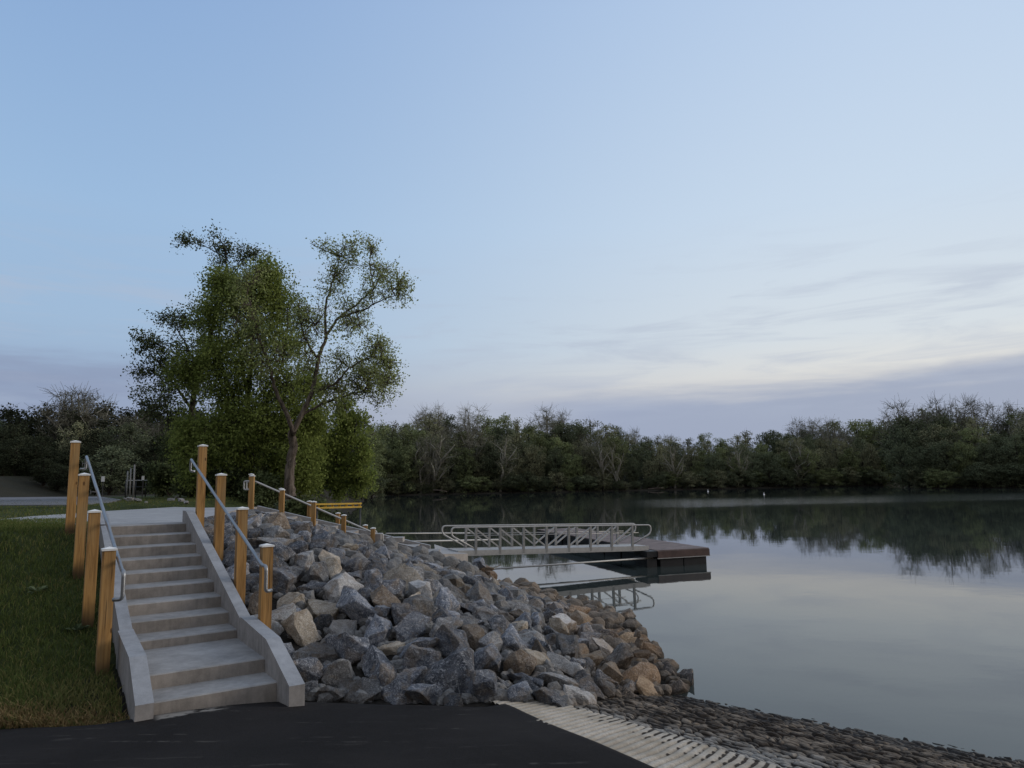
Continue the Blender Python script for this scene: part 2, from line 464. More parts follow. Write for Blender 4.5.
def asphalt_mat():
    m, N, b, out = new_mat('new_asphalt')
    pos = N.n('ShaderNodeNewGeometry').outputs['Position']
    big = N.noise(pos, .7, 5, .6); fine = N.noise(pos, 130, 3, .8); mid = N.noise(pos, 6, 4, .6)
    st_ = N.noise(N.n('ShaderNodeMapping', {'Vector': pos, 'Rotation': (0, 0, -.12), 'Scale': (.5, 7, 1)}).outputs[0], 1.2, 6, .65, .3)
    c = N.mix(N.mapr(big, .3, .7), (.0085, .0072, .0068), (.0165, .0142, .0135))
    c = N.mix(N.mapr(fine, .50, .68, 0, .7), c, (.032, .030, .029))
    pd = N.n('ShaderNodeVectorMath', {0: pos, 1: tuple(S0)}); pd.operation = 'SUBTRACT'
    dot = lambda v: (lambda q: q.outputs['Value'])(N.n('ShaderNodeVectorMath', {0: pd.outputs[0], 1: tuple(v)}, operation='DOT_PRODUCT'))
    uu, ss = dot(SD), dot(ND); wv = N.math('MULTIPLY', N.math('SUBTRACT', mid, .5), .35)
    uu = N.math('ADD', uu, wv); foot = N.math('MULTIPLY', N.mapr(uu, -.30, -.20), N.math('MULTIPLY', N.mapr(ss, .75, .45), N.mapr(ss, -.05, .05)))
    c = N.mix(N.math('MULTIPLY', foot, N.mapr(mid, .38, .55)), c, (.22, .205, .185))
    c = N.mix(N.math('MULTIPLY', N.mapr(st_, .57, .70, 0, .7), N.mapr(mid, .42, .6)), c, (.085, .078, .07))
    N.link(c, b.inputs['Base Color']); b.inputs['Roughness'].default_value = .9; b.inputs['Specular IOR Level'].default_value = .12
    bp = N.n('ShaderNodeBump', {'Height': N.math('ADD', fine, mid), 'Strength': .7, 'Distance': .006}); N.link(bp.outputs[0], b.inputs['Normal'])
    return m


def water_mat():
    m, N, b, out = new_mat('lake_water')
    pos = N.n('ShaderNodeNewGeometry').outputs['Position']; xyz = N.n('ShaderNodeSeparateXYZ', {0: pos})
    Y = xyz.outputs[1]; X = xyz.outputs[0]
    n1 = N.noise(pos, .35, 3, .5); n2 = N.noise(N.n('ShaderNodeMapping', {'Vector': pos, 'Scale': (1.0, 1.6, 1)}).outputs[0], 2.2, 3, .55)
    n3 = N.noise(N.n('ShaderNodeMapping', {'Vector': pos, 'Scale': (.03, .10, 1)}).outputs[0], 1.0, 4, .6)
    wob = N.math('MULTIPLY', N.math('SUBTRACT', n3, .5), 34.0)
    yy = N.math('ADD', Y, wob)
    band = N.math('MULTIPLY', N.mapr(yy, 62, 86), N.mapr(yy, 125, 92))
    band = N.math('MULTIPLY', band, N.mapr(X, 4, 24))
    h = N.math('ADD', N.math('MULTIPLY', n1, .0042), N.math('MULTIPLY', n2, .0006))
    h = N.math('ADD', h, N.math('MULTIPLY', N.math('MULTIPLY', N.noise(pos, 3.0, 3, .6), band), .02))
    bp = N.n('ShaderNodeBump', {'Height': h, 'Strength': 1.0, 'Distance': 1.0}); N.link(bp.outputs[0], b.inputs['Normal'])
    b.inputs['Base Color'].default_value = (.030, .038, .036, 1); b.inputs['IOR'].default_value = 1.333
    N.link(N.mapr(band, 0, 1, .02, .10), b.inputs['Roughness'])
    return m


def stone_mat(name, a, b_, c_, vein=.5):
    """mottled quarried limestone; browner and darker near the water line"""
    m, N, b, out = new_mat(name)
    tc = N.n('ShaderNodeTexCoord').outputs['Object']; oi = N.n('ShaderNodeObjectInfo').outputs['Random']
    off = N.n('ShaderNodeVectorMath', {0: tc, 1: N.n('ShaderNodeCombineXYZ', {0: N.math('MULTIPLY', oi, 37.0), 1: N.math('MULTIPLY', oi, 91.0)}).outputs[0]}).outputs[0]
    big = N.noise(off, 1.6, 5, .6, .4); mid = N.noise(off, 5.5, 6, .65, .6); fine = N.noise(off, 26, 4, .7)
    c = N.mix(N.mapr(big, .36, .64), a, b_)
    c = N.mix(N.mapr(mid, .46, .66, 0, .75), c, c_)
    spot = N.n('ShaderNodeTexNoise', {'Vector': off, 'Scale': 6.5, 'Detail': 9.0, 'Roughness': .8, 'Distortion': 1.2}).outputs[0]
    c = N.mix(N.mapr(spot, .515, .60, 0, vein), c, (.60, .60, .61))
    stain = N.noise(off, 1.1, 4, .6, .8); c = N.mix(N.mapr(stain, .47, .64, 0, .6), c, (.235, .18, .125))
    k = N.math('MULTIPLY', N.mapr(oi, 0, 1, .50, 1.42, smooth=False), N.mapr(fine, .3, .7, .55, 1.3))
    c = N.mix(1.0, c, N.n('ShaderNodeCombineColor', {0: k, 1: k, 2: k}).outputs[0], 'MULTIPLY')
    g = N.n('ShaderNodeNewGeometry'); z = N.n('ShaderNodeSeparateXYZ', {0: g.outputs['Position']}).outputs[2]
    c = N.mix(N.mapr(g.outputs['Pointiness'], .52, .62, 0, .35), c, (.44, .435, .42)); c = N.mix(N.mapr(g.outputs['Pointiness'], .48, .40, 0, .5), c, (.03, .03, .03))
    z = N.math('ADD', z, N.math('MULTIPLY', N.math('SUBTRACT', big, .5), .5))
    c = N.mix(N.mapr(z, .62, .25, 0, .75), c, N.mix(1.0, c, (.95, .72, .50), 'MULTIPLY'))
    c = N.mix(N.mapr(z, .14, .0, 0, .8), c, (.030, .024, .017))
    N.link(c, b.inputs['Base Color']); b.inputs['Roughness'].default_value = .8; b.inputs['Specular IOR Level'].default_value = .3
    bp = N.n('ShaderNodeBump', {'Height': N.math('ADD', N.math('MULTIPLY', fine, .5), mid), 'Strength': .9, 'Distance': .07}); N.link(bp.outputs[0], b.inputs['Normal'])
    return m


MT['ground'] = ground_mat(); MT['asphalt'] = asphalt_mat(); MT['water'] = water_mat()
ROCKM = {
    'blue grey': stone_mat('blue_grey_limestone', (.10, .115, .145), (.215, .235, .275), (.33, .345, .37), .8),
    'dark grey': stone_mat('dark_grey_limestone', (.06, .066, .08), (.13, .137, .155), (.21, .215, .225), .65),
    'grey': stone_mat('grey_limestone', (.15, .152, .158), (.265, .265, .265), (.36, .358, .35), .6),
    'tan': stone_mat('tan_limestone', (.33, .275, .205), (.46, .40, .32), (.54, .49, .42), .25),
    'rusty brown': stone_mat('rusty_limestone', (.14, .105, .075), (.225, .18, .135), (.27, .235, .195), .3),
    'pale': stone_mat('pale_limestone', (.34, .335, .33), (.47, .465, .455), (.55, .54, .53), .4)}



def leaf_mat(name, a, b_, trans=.25, hue=.0):
    m, N, b, out = new_mat(name)
    g = N.n('ShaderNodeNewGeometry'); r = g.outputs['Random Per Island']
    oi = N.n('ShaderNodeObjectInfo').outputs['Random']
    c = N.mix(r, a, b_)
    k = N.mapr(oi, 0, 1, .72, 1.28, smooth=False)
    c = N.mix(1.0, c, N.n('ShaderNodeCombineColor', {0: k, 1: k, 2: N.math('MULTIPLY', k, 1.0)}).outputs[0], 'MULTIPLY')
    d = N.n('ShaderNodeBsdfDiffuse', {'Color': c}); t = N.n('ShaderNodeBsdfTranslucent', {'Color': c})
    mx = N.n('ShaderNodeMixShader', {0: trans, 1: d.outputs[0], 2: t.outputs[0]})
    N.link(mx.outputs[0], out.inputs[0]); return m


LM = {
    'bright': leaf_mat('bright_spring_leaves', (.205, .255, .068), (.34, .40, .115), .35),
    'mid': leaf_mat('mid_green_leaves', (.195, .23, .09), (.32, .355, .14), .3),
    'dark': leaf_mat('dark_leaves', (.062, .080, .038), (.125, .15, .07), .2),
    'far_green': leaf_mat('far_green_leaves', (.135, .160, .078), (.235, .265, .125), .2),  # far leaf colours lightened to stand in for distance haze
    'far_dark': leaf_mat('far_dark_leaves', (.085, .102, .060), (.155, .175, .105), .2),
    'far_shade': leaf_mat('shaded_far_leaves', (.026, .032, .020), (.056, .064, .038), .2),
    'far_olive': leaf_mat('far_olive_leaves', (.15, .155, .090), (.24, .24, .145), .2),
    'far_bare': leaf_mat('far_bare_twigs', (.14, .138, .105), (.23, .222, .175), .1),
    'straw': leaf_mat('dry_straw', (.16, .11, .05), (.30, .22, .11), .2),
    'blade': leaf_mat('grass_blades', (.056, .076, .022), (.12, .145, .046), .3),
    'blade2': leaf_mat('yellowed_grass', (.12, .118, .044), (.20, .18, .07), .3),
    'weed': leaf_mat('weed_leaves', (.09, .12, .06), (.15, .18, .10), .3)}
BARK = simple_mat('grey_brown_bark', (.085, .068, .052), .9, 0, .45, 3, .9, 14, .03, (3, 3, .6), .1)
BARKPALE = simple_mat('pale_bark', (.30, .285, .25), .9, 0, .35, 2, .6, 10, .03, (2, 2, .6), .1)
BARKSCAR = simple_mat('scarred_bark', (.12, .098, .08), .9, 0, .85, 1.6, 1.0, 12, .05, (5, 5, .5), .05)
BARKDARK = simple_mat('dark_bark', (.035, .03, .025), .9, 0, .4, 3, .8, 14, .03, (3, 3, .6), .1)

# ------------------------------------------------------------------ ground sheet and water
def lines(segs):
    out = []
    for a, b, st_ in segs: out += list(np.arange(a, b, st_))
    return np.array(out + [segs[-1][1]])


gx = lines([(-1600, -300, 130), (-300, -60, 12), (-60, -14, 2.0), (-14, 8, .22), (8, 60, 2.5), (60, 300, 10), (300, 1600, 130)])
gy = lines([(-600, -20, 60), (-20, 4, 2), (4, 26, .22), (26, 70, 1.5), (70, 130, 4), (130, 290, 3.5), (290, 1800, 120)])
GX, GY = np.meshgrid(gx, gy, indexing='ij')
GZ = H(GX, GY)
GZ = GZ + np.where((GZ > .3) & (GY > 24), (rng.random(GZ.shape) - .5) * .12, 0)
o = link_mesh('ground', grid_mesh('ground', GX, GY, GZ), MT['ground']); tag(o, kind='structure')

wx = np.array([-60.0, 700.0]); wy = np.array([-200.0, 330.0])
WX, WY = np.meshgrid(wx, wy, indexing='ij')
o = link_mesh('water', grid_mesh('water', WX, WY, WX * 0), MT['water']); tag(o, kind='structure')

# asphalt apron
cols = np.concatenate([np.arange(-14, E0.x, .12), [E0.x], np.arange(E0.x + .1, 3.2, .1)])
rows = np.linspace(0, 1, 90) ** .6
AX = np.repeat(cols[:, None], len(rows), 1); AY = np.zeros_like(AX)
for i, x in enumerate(cols):
    yt = np.interp(x, FX, FY) - .05 if x <= E0.x else E0.y + (x - E0.x) * ED.y / ED.x
    if x < -4: yt -= .02 * math.sin(x * 7)
    AY[i] = -8 + (yt + 8) * rows
AZ_ = za(AY)
for i in range(AX.shape[0]):
    for j in range(AX.shape[1]):
        p = Vector((AX[i, j], AY[i, j], 0)); AZ_[i, j] += .018 * noise.noise(p * .9) + .005 * noise.noise(p * 5)
        # the paving humps up against the foot of the stairs and its left kerb
        q = (p - st(-.35, .55, 0)); AZ_[i, j] += .05 * math.exp(-(q.x ** 2 + q.y ** 2) / .5)
Ab = np.concatenate([AZ_, (AZ_[:, -1:] - .10)], 1); AXb = np.concatenate([AX, AX[:, -1:]], 1); AYb = np.concatenate([AY, AY[:, -1:] + .012], 1)
o = link_mesh('road', grid_mesh('road', AXb, AYb, Ab), MT['asphalt']); tag(o, kind='structure')


# grooved concrete launch ramp (real grooves) and stone-block mat
def vcol(me, name, vals):
    at_ = me.attributes.new(name, 'FLOAT', 'POINT'); at_.data.foreach_set('value', np.asarray(vals, np.float32).ravel())


GD = Vector((.48, .88, 0)).normalized()
na, ns = 760, 90
aa = np.linspace(-.75, 6.5, na)
Aa = np.repeat(aa[:, None], ns, 1)
smax = np.interp(aa, [-.75, -.3, 0, .6, 2.1, 6.5], [.30, .62, .86, .98, 1.24, 1.7])
Ss = -.05 + np.linspace(0, 1, ns)[None, :] * (smax[:, None] + .05)
Rx = E0.x + ED.x * Aa + EN.x * Ss; Ry = E0.y + ED.y * Aa + EN.y * Ss
gn = Vector((-GD.y, GD.x, 0))
ph = (Rx * gn.x + Ry * gn.y) / .088
pn = np.vectorize(lambda a, b: noise.noise(Vector((a * 1.7, b * 1.7, 3))))(Rx, Ry)
pf = np.vectorize(lambda a, b: noise.noise(Vector((a * 9, b * 9, 7))))(Rx, Ry)
ph = ph + .42 * pn + .10 * pf
tri = np.abs((ph % 1.0) - .5) * 2
gro = np.clip((tri - .16) / .34, 0, 1); gro = gro * gro * (3 - 2 * gro)
mudk = np.clip((Ss / smax[:, None] - .60 + .6 * pf + .5 * pn) * 2.6, 0, 1) * np.clip((Aa - .1) / .8, 0, 1)
Rz = zramp(Aa, Ss) - .017 * (1 - gro) - .010 + .006 * pf + .004 * pn + .014 * mudk * (1 - gro)
me = grid_mesh('launch_ramp', Rx, Ry, Rz)
vcol(me, 'mud', np.clip(mudk * (1.15 - gro) * 1.3, 0, 1)); vcol(me, 'groove', 1 - gro)


def ramp_mat():
    m, N, b, out = new_mat('grooved_concrete')
    pos = N.n('ShaderNodeNewGeometry').outputs['Position']
    mud = N.n('ShaderNodeAttribute', attribute_name='mud').outputs['Fac']; gr = N.n('ShaderNodeAttribute', attribute_name='groove').outputs['Fac']
    n = N.noise(pos, 2.2, 5, .6); f = N.noise(pos, 40, 4, .7)
    c = N.mix(N.mapr(n, .35, .65), (.31, .275, .22), (.46, .42, .36))
    c = N.mix(N.mapr(f, .35, .65, 0, .6), c, (.25, .215, .17))
    c = N.mix(N.math('MULTIPLY', gr, N.mapr(f, .3, .7, .3, .6)), c, (.12, .095, .07))
    c = N.mix(N.mapr(mud, .35, .75), c, (.03, .023, .017))
    N.link(c, b.inputs['Base Color']); b.inputs['Roughness'].default_value = .9; b.inputs['Specular IOR Level'].default_value = .2
    bp = N.n('ShaderNodeBump', {'Height': f, 'Strength': .5, 'Distance': .008}); N.link(bp.outputs[0], b.inputs['Normal']); return m


o = link_mesh('launch_ramp', me, ramp_mat()); tag(o, kind='structure')

# block mat: rows of small flat stones, parallel with the shore
na, ns = 800, 460
aa = np.linspace(-1.6, 6.6, na); s0 = np.interp(aa, [-1.6, -.75, -.3, 0, .6, 2.1, 6.5], [.25, .22, .55, .8, .93, 1.19, 1.65])
smx = np.interp(aa, [-1.6, -.9, 0, 8], [2.6, 4.6, 5.4, 5.4])
Aa = np.repeat(aa[:, None], ns, 1); Ss = s0[:, None] + (np.linspace(0, 1, ns) ** 1.15)[None, :] * (smx - s0)[:, None]
Mx = E0.x + ED.x * Aa + EN.x * Ss; My = E0.y + ED.y * Aa + EN.y * Ss
wob = np.vectorize(lambda a, b: noise.noise(Vector((a * .9, b * .9, 21))))(Mx, My)
wob2 = np.vectorize(lambda a, b: noise.noise(Vector((a * 5, b * 5, 31))))(Mx, My)
dirt = np.vectorize(lambda a, b: noise.noise(Vector((a * 2.3, b * 2.3, 41))))(Mx, My)
hsh = lambda i: np.modf(np.abs(np.sin(i * 12.9898) * 43758.5453))[0]


def cells(a, q):
    d, pt = noise.voronoi(Vector((a, q, 0)))
    return d[1] - d[0], pt[0].x * 7.13 + pt[0].y * 31.7


gap, cid = np.vectorize(cells)((Aa + .05 * wob + .03 * wob2) / .17, (Ss + .04 * wob + .03 * wob2) / .088)
top = np.clip(gap / .26, 0, 1); top = top * top * (3 - 2 * top); bh = hsh(cid)
tl = np.vectorize(lambda a, b: noise.noise(Vector((a * 16, b * 16, 51))))(Aa, Ss)
dz = top * (.014 + .026 * bh) + .014 * wob2 * top + .009 * tl
Mz = zramp(Aa, Ss) - .045 + dz
me = grid_mesh('stone_mat', Mx, My, Mz)
vcol(me, 'top', top); vcol(me, 'rnd', bh); vcol(me, 'dirt', np.clip(.5 + dirt * .9 + (bh - .5) * .8, 0, 1))


def mat_mat():
    m, N, b, out = new_mat('block_mat')
    g = N.n('ShaderNodeNewGeometry'); pos = g.outputs['Position']; z = N.n('ShaderNodeSeparateXYZ', {0: pos}).outputs[2]
    A = lambda k: N.n('ShaderNodeAttribute', attribute_name=k).outputs['Fac']
    f = N.noise(pos, 30, 5, .7); n = N.noise(pos, 3.0, 5, .6)
    c = N.mix(A('rnd'), (.085, .066, .047), (.235, .19, .145))
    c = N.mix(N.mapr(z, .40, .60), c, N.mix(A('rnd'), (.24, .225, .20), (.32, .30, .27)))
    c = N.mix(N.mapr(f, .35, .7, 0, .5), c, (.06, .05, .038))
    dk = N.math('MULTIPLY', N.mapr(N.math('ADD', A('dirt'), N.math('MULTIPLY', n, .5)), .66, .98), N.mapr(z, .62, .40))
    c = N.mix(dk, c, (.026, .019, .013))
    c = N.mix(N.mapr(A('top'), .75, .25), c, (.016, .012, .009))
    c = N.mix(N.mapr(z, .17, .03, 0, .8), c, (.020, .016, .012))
    N.link(c, b.inputs['Base Color']); N.link(N.mapr(z, .2, .05, .88, .6), b.inputs['Roughness']); b.inputs['Specular IOR Level'].default_value = .25
    bp = N.n('ShaderNodeBump', {'Height': f, 'Strength': .7, 'Distance': .012}); N.link(bp.outputs[0], b.inputs['Normal']); return m


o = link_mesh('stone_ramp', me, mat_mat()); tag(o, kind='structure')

# walk at the head of the stairs, running on to the far stairs, and the parking lot
def sheet(name, pts, z, mat, thick=.1):
    mb = MB(); mb.prism([Vector((p[0], p[1], z - thick)) for p in pts], None, Vector((0, 0, thick)))
    return tag(mb.build(name, mat), kind='structure')


zt = TOP
uB = UK[11] + .42
hp = [on_z(52, 517, zt), on_z(109, 511, zt), on_z(156, 508.3, zt), on_z(181, 507, zt)]
A1_ = st(uB, -.2, 0); A2_ = st(uB, WID + .2, 0)
far_head = Vector((-8.05, 21.4, 0))
path = [(A1_.x, A1_.y), (A2_.x, A2_.y), (far_head.x + .2, far_head.y - .75), (far_head.x + .2, far_head.y + .75), (far_head.x - 1.6, far_head.y + .9), (hp[3].x - .2, hp[3].y), (hp[2].x, hp[2].y), (hp[1].x, hp[1].y), (hp[0].x - .9, hp[0].y + .6), (hp[0].x - .6, hp[0].y - 1.1)]
sheet('path', path, zt + .004, MT['slab'])
lot = [on_z(-60, 506, zt + .02), on_z(70, 505.5, zt + .02), on_z(108, 503, zt + .02), on_z(122, 500, zt + .02), on_z(100, 497, zt + .02), on_z(-60, 498, zt + .02)]
sheet('parking_lot', [(p.x, p.y) for p in lot], zt + .05, MT['lot'], .3)

# ------------------------------------------------------------------ stairs
stairs = empty('concrete_staircase', st(0, WID / 2, FOOT))
tag(stairs, 'broad concrete staircase of eleven steps between two sloping cheek walls', 'stairs')
SI = stairs.location.copy()


def loc(pts): return [Vector(p) - SI for p in pts]


for k in range(1, 12):
    u0 = UK[k]; u1 = UK[k + 1] + .03 if k < 11 else UK[11] + .42
    z = ZK[k]; zb = z - .42
    mb = MB(); w_in = WID + .033 - .004
    mb.prism(loc([st(u0, -.031, zb), st(u0, -.031, z - .012), st(u0 + .012, .002, z), st(u1, -.031, z), st(u1, -.031, zb)]), None, ND * w_in)
    o = mb.build('step', MT['concrete'], stairs)
    if k == 2: o['label'] = 'deep landing step near the foot of the stairs'
nose = lambda u: ZK[3] + (u - UK[3]) * RISE / RUN
uj = UK[3] - .16
for side in (0, 1):
    s_up, w_up = (WID, .14) if side else (-.173, .14)
    s_lo, w_lo = (WID, .165) if side else (-.198, .165)
    ue = UK[11] + .06
    zt_ = lambda u: nose(u) + .20
    prof = [(uj + .004, zt_(uj)), (ue, TOP + .215), (ue + .33, TOP + .215), (ue + .33, TOP - .9), (uj + .004, FOOT - .3)]
    mb = MB(); mb.prism(loc([st(u, s_up, z) for u, z in prof]), None, ND * w_up).bevel(.012, 2)
    mb.build('cheek_wall', MT['cheek'], stairs)
    uend = -.45 if side else -.20
    prof = [(uend, FOOT - .25), (uend, FOOT + .20), (UK[2] - .02, ZK[2] + .215), (uj, zt_(uj) + .03), (uj, FOOT - .25)]
    mb = MB(); mb.prism(loc([st(u, s_lo, z) for u, z in prof]), None, ND * w_lo).bevel(.016, 2)
    mb.build('kerb_wall', MT['cheek'], stairs)


# ------------------------------------------------------------------ wooden posts and rails
def wooden_post(top, zbase, size, label, group, ax=None, capover=.012):
    ax = ax or (SD, ND); p = empty('wooden_post', (top.x, top.y, zbase)); tag(p, label, 'post', group)
    h = top.z - zbase
    mb = MB(); mb.box((0, 0, h / 2 - .02), (size, size, h - .04), (ax[0], ax[1], Vector((0, 0, 1)))).bevel(.006, 1); mb.build('shaft', MT['wood'], p)
    mb = MB(); c = size / 2 + capover; z0 = h - .04
    q = [Vector((0, 0, z0 + .002)) + ax[0] * (i * c) + ax[1] * (j * c) for i, j in ((-1, -1), (1, -1), (1, 1), (-1, 1))]
    mb.prism(q, None, Vector((0, 0, .018)))
    b = [v + Vector((0, 0, .0205)) for v in q]; bv = [mb.bm.verts.new(v) for v in b]; tv = mb.bm.verts.new(Vector((0, 0, z0 + .045)))
    for i in range(4): mb.bm.faces.new([bv[i], bv[(i + 1) % 4], tv])
    mb.bm.faces.new(list(reversed(bv)))
    mb.build('post_cap', MT['cap'], p); return p


SR, SL_ = WID + .25, -.25
U_ST = [6.05, 4.39, 2.87, 1.49]
ORD = ['topmost', 'second highest', 'third', 'lowest']
for i, (px, py) in enumerate([(202.8, 444.5), (221.2, 473.3), (242.3, 506.9), (266.9, 543.6)]):
    t = st_plane(px, py, SR)
    wooden_post(t, h1(t.x, t.y) - .45, .135, ['topmost square timber post on the rock side of the stairs', 'timber post on the rock side, second from the top of the stairs',
        'timber post on the rock side, third from the top of the stairs', 'lowest timber post on the rock side, beside the handrail end loop'][i], 'timber handrail posts along the near stairs')
for i, (px, py) in enumerate([(75.6, 440.6), (84.4, 473), (94.7, 509.6), (109.4, 547)]):
    t = on_plane(px, py, st(U_ST[i], 0, 0), SD)
    wooden_post(t, h1(t.x, t.y) - .45, .135, ['tallest-standing timber post on the grass side at the stair head', 'timber post on the grass side, second from the stair head',
        'timber post on the grass side, third from the stair head', 'lowest timber post on the grass side, nearest the camera'][i], 'timber handrail posts along the near stairs')


def handrail(s, pix, label):
    pts = [st_plane(px, py, s) for px, py in pix]
    # keep the hooked ends square and upright
    r = empty('handrail', (pts[2].x, pts[2].y, pts[2].z)); tag(r, label, 'handrail', 'steel handrails')
    o_ = r.location.copy(); return r, pts, o_


def put(mb, name, mat, parent): return mb.build(name, mat, parent)


for side in (1, 0):
    s_post = SR if side else SL_; sgn = 1 if side else -1
    s = s_post - sgn * .145
    if side: a, b = st_plane(191, 459, s), st_plane(262, 565, s)
    else: a, b = on_plane(86.5, 456, st(6.33, 0, 0), SD), on_plane(122, 570, st(1.14, 0, 0), SD)
    up_dir = (a - b).normalized()
    r = empty('handrail', (b.x, b.y, b.z))
    tag(r, 'steel tube handrail on the rock side of the near stairs' if side else 'steel tube handrail on the grass side of the near stairs', 'handrail', 'tubular steel handrails of the near stairs')
    O = r.location.copy()
    e = b - SD * .20; dn = Vector((0, 0, -.30)); post_e = e + dn + ND * (sgn * .085) + SD * .06
    t1 = a + Vector((0, 0, -.23)) + SD * .02
    main = fillet([t1 + ND * (sgn * .085), t1, a, b, e, e + dn, post_e], .06, 6)
    mb = MB(); mb.tube([p - O for p in main], .022, 12); mb.build('rail_tube', MT['steel'], r)
    # brackets from the rail to each post face
    tops = [(202.8, 444.5), (221.2, 473.3), (242.3, 506.9)] if side else [(75.6, 440.6), (84.4, 473), (94.7, 509.6)]
    for ti, (px, py) in enumerate(tops):
        t = st_plane(px, py, s_post) if side else on_plane(px, py, st(U_ST[ti], 0, 0), SD); v = Vector((t.x - S0.x, t.y - S0.y, 0)); u = v.dot(SD)
        ub = Vector((b.x - S0.x, b.y - S0.y, 0)).dot(SD); ua = Vector((a.x - S0.x, a.y - S0.y, 0)).dot(SD)
        k = (u - ub) / (ua - ub)
        if k > 1.0: continue
        p = b + (a - b) * k
        mb = MB(); mb.tube([p + Vector((0, 0, -.02)) - O, p + Vector((0, 0, -.06)) - O, p + ND * sgn * .077 + Vector((0, 0, -.06)) - O], .009, 8)
        mb.box(p + ND * sgn * .0755 + Vector((0, 0, -.06)) - O, (.05, .005, .07), (SD, ND, Vector((0, 0, 1)))); mb.build('bracket', MT['steel'], r)

# ------------------------------------------------------------------ far stairs down to the landing
FD = Vector((1, .03, 0)).normalized(); FN = Vector((-FD.y, FD.x, 0))
fs0 = Vector((far_head.x + .2, far_head.y, 0)); NF, fr_, fz = 9, .62, .150
LANDZ = zt - NF * fz
far = empty('concrete_staircase', (fs0.x, fs0.y, zt)); tag(far, 'smaller far concrete stairs descending right to the gangway landing, mostly behind rocks', 'stairs')
FO = far.location.copy()
for k in range(NF):
    a = fs0 + FD * (k * fr_); z = zt - (k + 1) * fz
    mb = MB(); mb.box(a + FD * (fr_ / 2) + Vector((0, 0, z - .2)) - FO, (fr_ + .02, 1.2, .4), (FD, FN, Vector((0, 0, 1)))); mb.build('step', MT['concrete'], far)
for sgn in (-1, 1):
    mb = MB(); L = NF * fr_
    base_ = fs0 + FN * (sgn * .60)
    poly = [base_ + Vector((0, 0, zt + .04)), base_ + FD * (L - .3) + Vector((0, 0, LANDZ + .10)), base_ + FD * (L - .3) + Vector((0, 0, LANDZ - .5)), base_ + Vector((0, 0, zt - .6))]
    mb.prism([p - FO for p in poly], None, FN * (sgn * .18)).bevel(.01, 1); mb.build('cheek_wall', MT['cheek'], far)
# rows of posts: near row and far row
rows_ = {-1: [(252.3, 475), (282.4, 489), (313.8, 501), (343.8, 514.4), (373, 527.4)], 1: [(251.4, 473.6), (281.4, 488), (309.5, 500.6), (338, 512.4), (365.3, 524.4)]}
for sgn in (-1, 1):
    off = fs0 + FN * (sgn * .92)
    for i, (px, py) in enumerate(rows_[sgn]):
        t = on_plane(px, py, off, FN)
        wooden_post(t, h1(t.x, t.y) - .4, .115, '%s timber post in the %s row beside the far stairs' % (['first (highest)', 'second', 'middle', 'fourth', 'last (lowest)'][i], 'water-side' if sgn > 0 else 'rock-side'), 'timber posts of the far stairs', (FD, FN))
    o2 = fs0 + FN * (sgn * .78)
    if sgn < 0: a, b = on_plane(254, 481, o2, FN), on_plane(376, 534, o2, FN)
    else: a, b = on_plane(256, 481.5, o2, FN), on_plane(370, 531, o2, FN)
    r = empty('handrail', (a.x, a.y, a.z)); O = r.location.copy()
    tag(r, 'thin steel handrail on the %s of the far stairs' % ('rock side' if sgn < 0 else 'water side'), 'handrail', 'steel handrails of the far stairs')
    lft = -FD * .28; dn = Vector((0, 0, -.24))
    pts = fillet([a + lft * .2 + dn, a + lft + dn, a + lft, a, b, b + FD * .2, b + FD * .2 + dn, b + FD * .05 + dn], .05, 4)
    mb = MB(); mb.tube([p - O for p in pts], .022, 8); mb.build('rail_tube', MT['alu'], r)

# concrete landing (abutment)
lx0 = fs0 + FD * (NF * fr_)
GP, GQ = at(475.8, 556.5, 23.0), at(632.6, 551.9, 25.2)
GA = GP + (GP - GQ).normalized() * .5 + Vector((0, 0, .13)); GB = GQ + (GQ - GP).normalized() * .55 + Vector((0, 0, .13))
gd = Vector((GB.x - GA.x, GB.y - GA.y, 0)).normalized(); gn_ = Vector((-gd.y, gd.x, 0))
ab = [lx0 + FN * (-1.0), GA + gn_ * (-.25) + gd * .15, GA + gn_ * 2.3 + gd * .15, lx0 + FN * 2.2 - FD * .3]
mb = MB(); zb = .62
vb = [Vector((p.x, p.y, zb - .3)) for p in ab]; vt = [Vector((ab[0].x, ab[0].y, LANDZ)), Vector((ab[1].x, ab[1].y, GA.z - .02)), Vector((ab[2].x, ab[2].y, GA.z - .02)), Vector((ab[3].x, ab[3].y, LANDZ))]
B_ = [mb.bm.verts.new(v) for v in vb]; T_ = [mb.bm.verts.new(v) for v in vt]
mb.bm.faces.new(list(reversed(B_))); mb.bm.faces.new(T_)
for i in range(4): mb.bm.faces.new([B_[i], B_[(i + 1) % 4], T_[(i + 1) % 4], T_[i]])
o = mb.build('concrete_landing', MT['slab']); tag(o, 'pale sloping concrete landing slab at the shore end of the gangway', 'landing')
# concrete block at the foot of the far stairs
pb = at(376, 537, 20.8)
mb = MB(); mb.box((pb.x, pb.y, pb.z - .02), (.34, .4, .24)).box((pb.x + .5, pb.y + .3, pb.z - .10), (.5, .4, .13)).bevel(.02, 1)
o = mb.build('concrete_block', MT['slab']); tag(o, 'small squarish concrete blocks at the foot of the far handrail', 'block')

